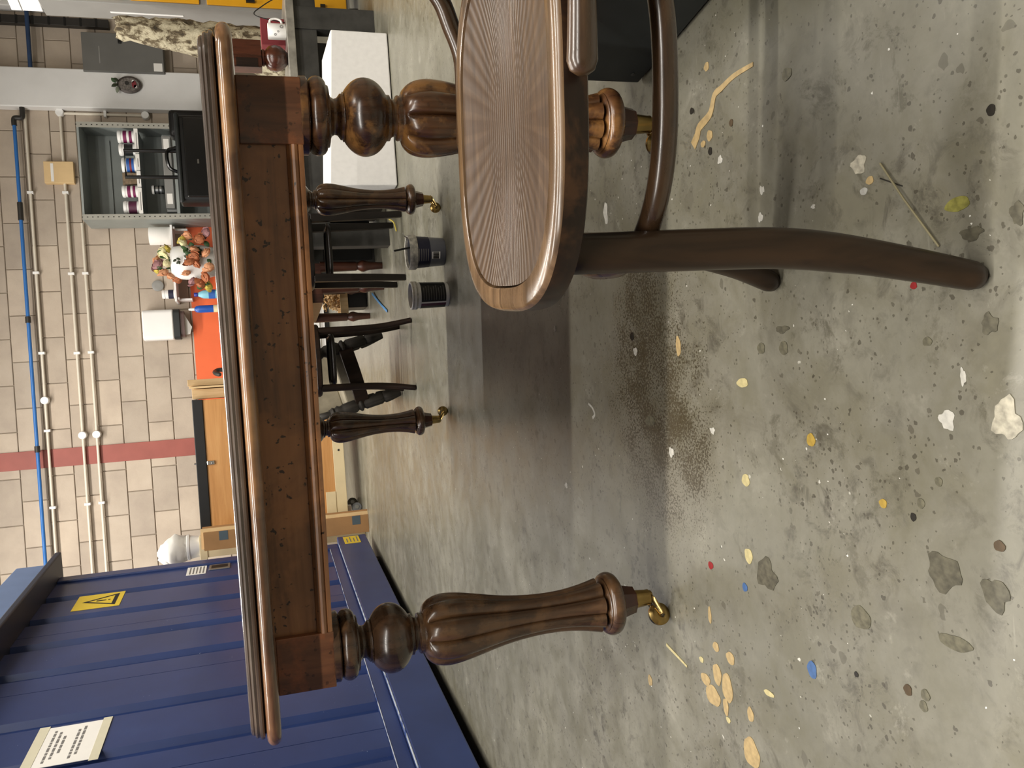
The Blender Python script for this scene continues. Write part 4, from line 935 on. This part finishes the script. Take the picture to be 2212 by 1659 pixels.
def leaf(l, w):
    b = MB(); n = 6; Lp = []; Rp = []
    for i in range(n+1):
        t_ = i/n; ww = w*math.sin(PI*t_)**0.8; Lp.append((-ww, t_*l, 0.12*l*math.sin(PI*t_))); Rp.append((ww, t_*l, 0.12*l*math.sin(PI*t_)))
    mid = [(0, i/n*l, 0.05*l*math.sin(PI*i/n)) for i in range(n+1)]
    vs = Lp + mid + Rp; fs = []
    for i in range(n):
        fs.append((i, i+1, n+2+i, n+1+i)); fs.append((n+1+i, n+2+i, 2*n+3+i, 2*n+2+i))
    b.add(vs, fs); return b
def leaf_obj(par, l, w, mat, Mx):
    o = leaf(l, w).build('leaf', mat, par, True); o.matrix_local = Mx
    s = o.modifiers.new('thick', 'SOLIDIFY'); s.thickness = 0.0012
    return o
for x, z, a, l, m_ in ((0.0, 0.10, 0.5, 0.07, M['leaf_dark']), (0.03, 0.09, -0.3, 0.06, M['leaf_dark']), (-0.02, 0.10, 1.4, 0.08, plain('sage_leaf', '#8d9382', 0.7, 0, 0.1, 30)), (0.01, 0.12, -0.9, 0.06, M['leaf'])):
    leaf_obj(orn, l, 0.018, m_, T(x, -0.022, z) @ RY(a*-1) @ RX(PI/2+0.2))
gc = thing('wall_cabinet', 'grey metal wall cabinet with a black handle in the dim corner', 'cabinet', (3.625, 8.86, 1.785), 0)
MB().box(-0.30, 0.085, 0.0, 0.135, -0.38, 0.36).build('body', M['grey_mid'], gc, bevel=0.004)
dr = MB().box(-0.295, 0.08, -0.014, -0.001, -0.375, 0.355).build('door', M['grey_mid'], gc, bevel=0.003)
MB().box(-0.02, 0.055, -0.03, -0.0145, 0.0, 0.03).build('handle', M['black'], dr, bevel=0.003)
MB().box(-0.22, -0.05, -0.0155, -0.0143, 0.20, 0.21).build('scuff_mark', M['grey_paint'], dr)
MB().box(-0.28, -0.20, -0.0155, -0.0143, -0.36, -0.28).build('sticker', M['paper'], dr)
dk = thing('dark_cable_duct', 'dark slotted cable duct running up the block wall', 'duct', (3.845, 8.93, 0), 0)
MB().box(-0.05, 0.03, 0.0, 0.068, 1.9, 4.3).build('duct', M['dark_fit'], dk, bevel=0.003)
for i in range(9): MB().box(-0.052, 0.032, -0.003, -0.0005, 2.0+0.14*i, 2.02+0.14*i).build('slot_band', M['black'], dk)
bl2 = pipe('blue_pipe', 'dark blue pipe in the corner behind the white column', 3.32, 3.90, 2.61, 0.02, plain('navy_pipe', '#2c4468', 0.45), (), (), 8.90)

# ------------------------------------------------------------------ grey shelving with its contents
sh = thing('shelving_unit', 'grey steel shelving unit against the block wall', 'shelves', (0, 0, 0), 0)
X0, X1, Y0, Y1, ZT = 1.815, 2.735, 8.55, 8.97, 2.19
for x in (X0, X1-0.05):
    up_ = MB().box(x, x+0.05, Y0, Y0+0.006, 0.0, ZT).build('upright', M['shelf_frame'], sh)
    for i in range(26): MB().box(x+0.021, x+0.029, Y0-0.0012, Y0-0.0002, 1.06+0.045*i, 1.072+0.045*i).build('slot_hole', M['dark_fit'], up_)
for x in (X0, X1-0.004): MB().box(x, x+0.004, Y0+0.007, Y1, 0.0, ZT).build('side_panel', M['shelf_grey'], sh)
MB().box(X0+0.005, X1-0.005, Y1-0.005, Y1, 0.0, ZT).build('back_panel', M['shelf_grey'], sh)
MB().box(X0+0.06, X1-0.06, Y1-0.03, Y1-0.006, 1.97, 1.985).build('back_brace', M['shelf_grey'], sh)
SZ = [0.45, 1.02, 1.36, 1.695]
for z in SZ: MB().box(X0+0.052, X1-0.052, Y0+0.004, Y1-0.006, z-0.028, z).build('shelf', M['shelf_grey'], sh, bevel=0.002)
MB().box(X0+0.006, X1-0.006, Y0+0.007, Y1-0.006, ZT-0.02, ZT-0.001).build('top_sheet', M['shelf_grey'], sh)
for a, b in ((X0+0.055, X0+0.30), (X0+0.31, X0+0.46), (X0+0.47, X0+0.62), (X0+0.63, X1-0.055)):
    pp = MB().box(a, b, Y0-0.001, Y0+0.003, 1.662, 1.697).build('label_strip', M['paper'], sh)
    MB().box(a+0.03, b-0.04, Y0-0.002, Y0-0.0012, 1.674, 1.680).build('print_line', M['ink'], pp)
def tin(label, x, z, r, h, body, lab, lid, y=8.64, stripe=None):
    t = thing('paint_tin', label, 'tin', (x, y, z+0.0005), 0, 'paint tins on the grey shelves')
    MB().lathe([(r, 0), (r, h)], 28).build('can', body, t, True)
    MB().lathe([(r*1.01, h*0.18), (r*1.01, h*0.72)], 28, cap=False).build('label_wrap', lab, t, True)
    if stripe is not None:
        MB().lathe([(r*1.02, h*0.36), (r*1.02, h*0.50)], 28, cap=False).build('label_stripe', stripe, t, True)
    MB().lathe([(r*1.06, h*0.86), (r*1.06, h), (r*0.98, h*1.06), (r*0.9, h*1.07)], 28).build('lid', lid, t, True)
tin('white paint tin with magenta bands at the right end of the top shelf', 2.625, 1.695, 0.058, 0.145, M['white_plastic'], M['magenta'], M['white_plastic'], stripe=M['white_plastic'])
tin('paint tin with grey and black label second from the right', 2.500, 1.695, 0.054, 0.14, M['white_plastic'], M['charcoal'], M['white_plastic'])
tin('white paint tub with blue label behind the trolley handle', 2.350, 1.695, 0.068, 0.125, M['white_plastic'], M['blue_label'], M['white_plastic'], stripe=M['red_card'])
tin('white paint tin with pink label on the top shelf', 2.095, 1.695, 0.055, 0.135, M['white_plastic'], M['magenta'], M['white_plastic'], stripe=M['white_plastic'], y=8.62)
tin('white paint tin with dark maroon label at the left end of the top shelf', 1.945, 1.695, 0.060, 0.135, M['white_plastic'], M['tub_plum'], M['white_plastic'])
tin('small white capped tin with grey bands on the lower shelf', 2.131, 1.478, 0.040, 0.10, M['charcoal'], M['steel_bright'], M['white_plastic'], y=8.70, stripe=M['charcoal'])
pk = MB().rings([[(-0.05, -0.03, 0), (0.05, -0.03, 0), (0.05, 0.03, 0), (-0.05, 0.03, 0)], [(-0.055, -0.035, 0.06), (0.055, -0.035, 0.06), (0.055, 0.035, 0.06), (-0.055, 0.035, 0.06)], [(-0.06, -0.006, 0.135), (0.06, -0.006, 0.135), (0.06, 0.006, 0.135), (-0.06, 0.006, 0.135)]]).build('brown_packet', M['brown_pack'], None, bevel=0.004)
pk.location = (2.215, 8.62, 1.6955); tag(pk, 'brown foil packet between the paint tins', 'packet')
th_ = thing('step_stool', 'folded silver step tray resting on the grey shelves behind the black case', 'tray', (0, 8.60, 1.3605), 0)
MB().box(1.90, 2.66, 0.06, 0.30, 0.0, 0.105).build('tray', M['steel_bright'], th_, bevel=0.01)
MB().box(1.93, 2.63, 0.0, 0.058, 0.02, 0.10).build('front_bar', M['grey_paint'], th_, bevel=0.006)
for x in (1.97, 2.50): MB().box(x, x+0.10, -0.003, -0.0005, 0.035, 0.085).build('white_plate', M['paper'], th_)
cs_ = thing('black_trolley_case', 'black wheeled case with telescopic handle in front of the shelves', 'case', (2.25, 8.12, 0), 0)
MB().prism(rrect(-0.40, 0.40, -0.12, 0.12, 0.05), 0.06, 1.29).build('body', M['black'], cs_, True, bevel=0.02)
MB().prism(rrect(-0.36, 0.36, -0.15, -0.121, 0.012), 0.55, 1.22).build('front_pocket', M['black_gloss'], cs_, bevel=0.012)
MB().tube([(-0.39, -0.122, 1.27), (0.39, -0.122, 1.27)], 0.022, 10).build('top_piping', M['charcoal'], cs_, True)
MB().tube([(-0.145, 0, 1.29), (-0.145, 0, 1.735), (0.095, 0, 1.735), (0.095, 0, 1.29)], 0.018, 8).build('telescopic_handle', M['black'], cs_, True)
MB().tube(spl([(-0.10, -0.02, 1.30), (-0.06, -0.03, 1.365), (0.08, -0.03, 1.375), (0.12, -0.02, 1.30)], 6), 0.016, 8).build('carry_handle', M['black_gloss'], cs_, True)
MB().box(-0.06, -0.02, -0.156, -0.1505, 1.10, 1.115).build('zip_pull', M['chrome'], cs_)
for x in (-0.3, 0.3): MB().lathe([(0.05, -0.015), (0.05, 0.015)], 20, T(x, 0.0, 0.05) @ RX(PI/2)).build('wheel', M['rubber'], cs_, True)
bb = MB().prism(rrect(2.55, 2.80, 8.27, 8.49, 0.05), 0.0, 1.36).build('black_holdall', M['black'], None, True, bevel=0.03)
bb.location = (-0.01, 0.01, 0); tag(bb, 'tall black fabric holdall standing right of the trolley case', 'bag')

# ------------------------------------------------------------------ wall shelf, flowers, dispenser, orange panel
ws_ = thing('wall_shelf', 'narrow white wall shelf above the orange panel', 'shelf', (0, 8.70, 1.45), 0)
MB().box(1.04, 1.79, 0.0, 0.295, -0.02, 0.0).build('board', M['white_paint'], ws_, bevel=0.002)
for x in (1.06, 1.755): MB().box(x, x+0.02, 0.13, 0.295, -0.15, -0.021).box(x, x+0.02, 0.02, 0.13, -0.04, -0.021).build('bracket', M['white_paint'], ws_)
pr_ = thing('paper_roll', 'fat white paper roll leaning on the wall shelf', 'paper roll', (1.70, 8.80, 1.4505), 0)
MB().lathe([(0.02, 0), (0.085, 0), (0.088, 0.004), (0.088, 0.196), (0.085, 0.2), (0.02, 0.2)], 36).build('roll', M['paper'], pr_, True)
MB().lathe([(0.0205, 0.2), (0.0205, 0.202), (0.015, 0.202), (0.015, 0.2)], 20, cap=False).build('core', M['card'], pr_, True)
jr = thing('supplement_jar', 'white jar with dark blue label at the left end of the wall shelf', 'jar', (1.12, 8.78, 1.4505), 0)
MB().lathe([(0.042, 0), (0.044, 0.004), (0.044, 0.085), (0.038, 0.09)], 28).build('jar', M['white_plastic'], jr, True)
MB().lathe([(0.0448, 0.012), (0.0448, 0.06)], 28, cap=False).build('label_wrap', M['navy'], jr, True)
MB().lathe([(0.043, 0.091), (0.043, 0.115), (0.040, 0.118)], 28).build('lid', M['white_plastic'], jr, True)
dc = thing('round_vent', 'round grey disc fixed to the wall above the shelf', 'vent', (1.235, 8.985, 1.625), 0)
MB().lathe([(0.055, 0.0), (0.055, 0.012), (0.045, 0.016), (0.02, 0.016)], 32, RX(PI/2)).build('disc', M['grey_paint'], dc, True)
OP = thing('orange_splashback', 'bright orange splashback panel on the back wall', 'panel', (0, 8.978, 0), 0)
MB().box(0.06, 1.835, 0.0, 0.012, 0.55, 1.32).build('panel', M['orange'], OP)
MB().box(0.10, 1.80, -0.004, -0.0005, 0.6, 0.61).build('trim', M['white_paint'], OP)
cnt = thing('sink_counter', 'pale counter under the orange splashback', 'counter', (0, 8.5, 0), 0)
MB().box(0.25, 1.80, 0.0, 0.47, 0.985, 1.02).build('worktop', M['grey_paint'], cnt, bevel=0.004)
MB().box(0.28, 1.78, 0.03, 0.46, 0.05, 0.984).build('cabinet_body', M['white_paint'], cnt)
for i in range(3): 
    d = MB().box(0.29+0.5*i, 0.78+0.5*i, 0.012, 0.029, 0.10, 0.96).build('door', M['white_paint'], cnt, bevel=0.003)
    MB().box(0.72+0.5*i, 0.735+0.5*i, -0.004, 0.0115, 0.75, 0.88).build('handle', M['steel_bright'], d)
MB().box(0.30, 1.76, 0.06, 0.44, 0.0, 0.05).build('plinth', M['black'], cnt)
MB().tube(spl([(0.35, 0.36, 1.02), (0.35, 0.36, 1.10), (0.33, 0.30, 1.135), (0.31, 0.22, 1.12), (0.30, 0.19, 1.09)], 5), 0.022, 10).build('tap', M['steel_dark'], cnt, True)
ds = thing('towel_dispenser', 'white paper towel dispenser with dark lower band on the wall', 'dispenser', (0.83, 8.82, 1.40), 0)
MB().prism(rrect(-0.15, 0.15, 0.0, 0.178, 0.04), 0.09, 0.375).build('cover', M['white_plastic'], ds, True, bevel=0.012)
MB().prism(rrect(-0.148, 0.148, 0.004, 0.178, 0.04), 0.03, 0.0895).build('lower_band', M['charcoal'], ds, True, bevel=0.004)
MB().prism(rrect(-0.13, 0.13, 0.02, 0.17, 0.04), -0.01, 0.0295).build('smoke_lip', plain('smoky_plastic', '#5c4844', 0.3), ds, True)
MB().prism([(-0.10, -0.055), (-0.03, -0.075), (0.06, -0.03), (0.10, -0.012), (0.10, 0.0), (-0.11, 0.0)], -0.002, 0.002, T(0, 0.07, 0) @ RX(PI/2)).build('paper_towel', M['paper'], ds)
# bottles
def bottle(name, label, x, y, z, prof, mat, capprof, capmat, lab=None, cat='bottle'):
    t = thing(name, label, cat, (x, y, z), 0)
    MB().lathe(prof, 24, Matrix.Diagonal((1, 0.7, 1, 1))).build('body', mat, t, True)
    MB().lathe(capprof, 18).build('cap', capmat, t, True)
    if lab is not None:
        r, z0, z1, m_ = lab; MB().lathe([(r, z0), (r, z1)], 24, Matrix.Diagonal((1, 0.7, 1, 1)), cap=False).build('label_wrap', m_, t, True)
    return t
bottle('cleaner_bottle', 'pale aqua cleaner bottle with a dark blue cap', 1.085, 8.60, 1.0205, [(0.040, 0), (0.042, 0.01), (0.044, 0.10), (0.040, 0.16), (0.022, 0.20), (0.016, 0.21)], M['aqua'], [(0.02, 0.2105), (0.02, 0.24), (0.016, 0.245)], M['deep_blue'], (0.0452, 0.05, 0.11, M['blue_label']))
bottle('spray_bottle', 'tall blue bottle with a white nozzle beside the dispenser', 0.945, 8.62, 1.0205, [(0.034, 0), (0.036, 0.01), (0.036, 0.20), (0.030, 0.235), (0.014, 0.25)], M['blue_bottle'], [(0.014, 0.2505), (0.014, 0.28), (0.009, 0.305)], M['white_plastic'], (0.0368, 0.03, 0.075, M['cream']))
sg = MB().box(0.74, 0.90, 8.56, 8.64, 1.0205, 1.055).build('green_sponge', M['green'], None, bevel=0.006); tag(sg, 'lime green sponge cloth at the counter edge', 'sponge')

# flowers: white planter hung in front of the shelf with silk roses around it
fl = thing('flower_arrangement', 'white jug overflowing with peach, cream and rust silk roses', 'flowers', (1.40, 8.60, 1.0205), 0)
MB().lathe([(0.11, 0.0), (0.14, 0.03), (0.165, 0.14), (0.168, 0.30), (0.155, 0.40), (0.13, 0.43), (0.10, 0.43)], 36, Matrix.Diagonal((1, 0.6, 1, 1))).build('jug', M['white_plastic'], fl, True)
for i, (x, z, a) in enumerate(((0.03, 0.335, 0.4), (-0.015, 0.345, 1.3), (0.035, 0.37, -0.6), (-0.01, 0.375, 2.4))):
    leaf_obj(fl, 0.042, 0.011, M['leaf_dark'], T(x-0.02, -0.112, z) @ RY(a) @ RX(PI/2+0.15))
def rose(par, x, y, z, r, mat, seed):
    q = random.Random(seed); b = MB()
    for k in range(7):
        a = k*2.4; rr = r*(0.35 + 0.09*k); 
        n = 5; rows = []
        for i in range(4):
            t_ = i/3; row = []
            for j in range(n):
                aa = a + (j-(n-1)/2)*0.36; rad = rr*(0.35+0.75*t_**0.7) + q.uniform(-0.05, 0.05)*r
                row.append((rad*math.cos(aa), rad*math.sin(aa), r*(0.9*t_ - 0.4) - 0.09*k*r*t_ + q.uniform(-0.05, 0.05)*r))
            rows.append(row)
        b.rings(rows, closed=False, cap=False)
    b.lathe([(0.1*r, -0.45*r), (0.62*r, -0.2*r), (0.7*r, 0.1*r), (0.45*r, 0.35*r), (0.1*r, 0.4*r)], 12)
    o = b.build('flower_head', mat, par, True); o.location = (x, y, z); o.rotation_euler = (1.0 + q.uniform(-0.5, 0.4), q.uniform(-0.6, 0.6), q.uniform(0, 6)); return o
RS = [(0.10, -0.03, 0.50, 0.050, 'petal_cream'), (0.06, -0.05, 0.47, 0.042, 'petal_cream'), (0.13, -0.02, 0.45, 0.045, 'petal_yellow'), (-0.02, -0.02, 0.55, 0.062, 'petal_mauve'), (0.03, 0.03, 0.56, 0.05, 'petal_peach'),
      (-0.10, -0.05, 0.50, 0.055, 'petal_peach'), (-0.13, -0.02, 0.44, 0.05, 'petal_peach'), (-0.02, -0.09, 0.46, 0.036, 'petal_cream'), (-0.08, -0.02, 0.56, 0.03, 'petal_yellow'), (-0.16, 0.0, 0.38, 0.045, 'petal_rust'),
      (0.20, -0.10, 0.31, 0.045, 'petal_yellow'), (0.24, -0.11, 0.26, 0.048, 'petal_peach'), (0.17, -0.13, 0.30, 0.04, 'petal_cream'), (0.10, -0.16, 0.20, 0.048, 'petal_peach'), (0.20, -0.14, 0.15, 0.055, 'petal_rust'),
      (-0.02, -0.17, 0.25, 0.062, 'petal_rust'), (0.02, -0.17, 0.21, 0.06, 'petal_rust'), (-0.04, -0.16, 0.19, 0.05, 'petal_rust'), (-0.20, -0.10, 0.24, 0.05, 'petal_mauve'), (-0.22, -0.12, 0.17, 0.052, 'petal_rust'),
      (-0.17, -0.15, 0.12, 0.055, 'petal_rust'), (0.06, -0.17, 0.10, 0.055, 'petal_peach'), (-0.08, -0.17, 0.08, 0.055, 'petal_peach'), (0.26, -0.13, 0.09, 0.05, 'petal_mauve'), (-0.25, -0.08, 0.10, 0.05, 'petal_yellow'), (-0.12, -0.12, 0.29, 0.045, 'petal_peach')]
for i, (x, y, z, r, m_) in enumerate(RS): rose(fl, x, y, z, r*1.3, M[m_], i)
q = random.Random(11)
for i in range(30):
    if i < 10: x, y, z = q.uniform(0.03, 0.17), -0.14, q.uniform(0.20, 0.30)
    elif i < 20: x, y, z = q.uniform(-0.13, 0.13), -0.04, q.uniform(0.42, 0.53)
    else: x, y, z = q.uniform(-0.25, 0.25), -0.11, q.uniform(0.05, 0.22)
    leaf_obj(fl, q.uniform(0.05, 0.085), q.uniform(0.015, 0.026), M['leaf'] if i % 3 else M['leaf_dark'], T(x, y, z) @ RZ(q.uniform(-1, 1)) @ RY(q.uniform(0, 6.28)) @ RX(PI/2 + q.uniform(-0.5, 0.5)))
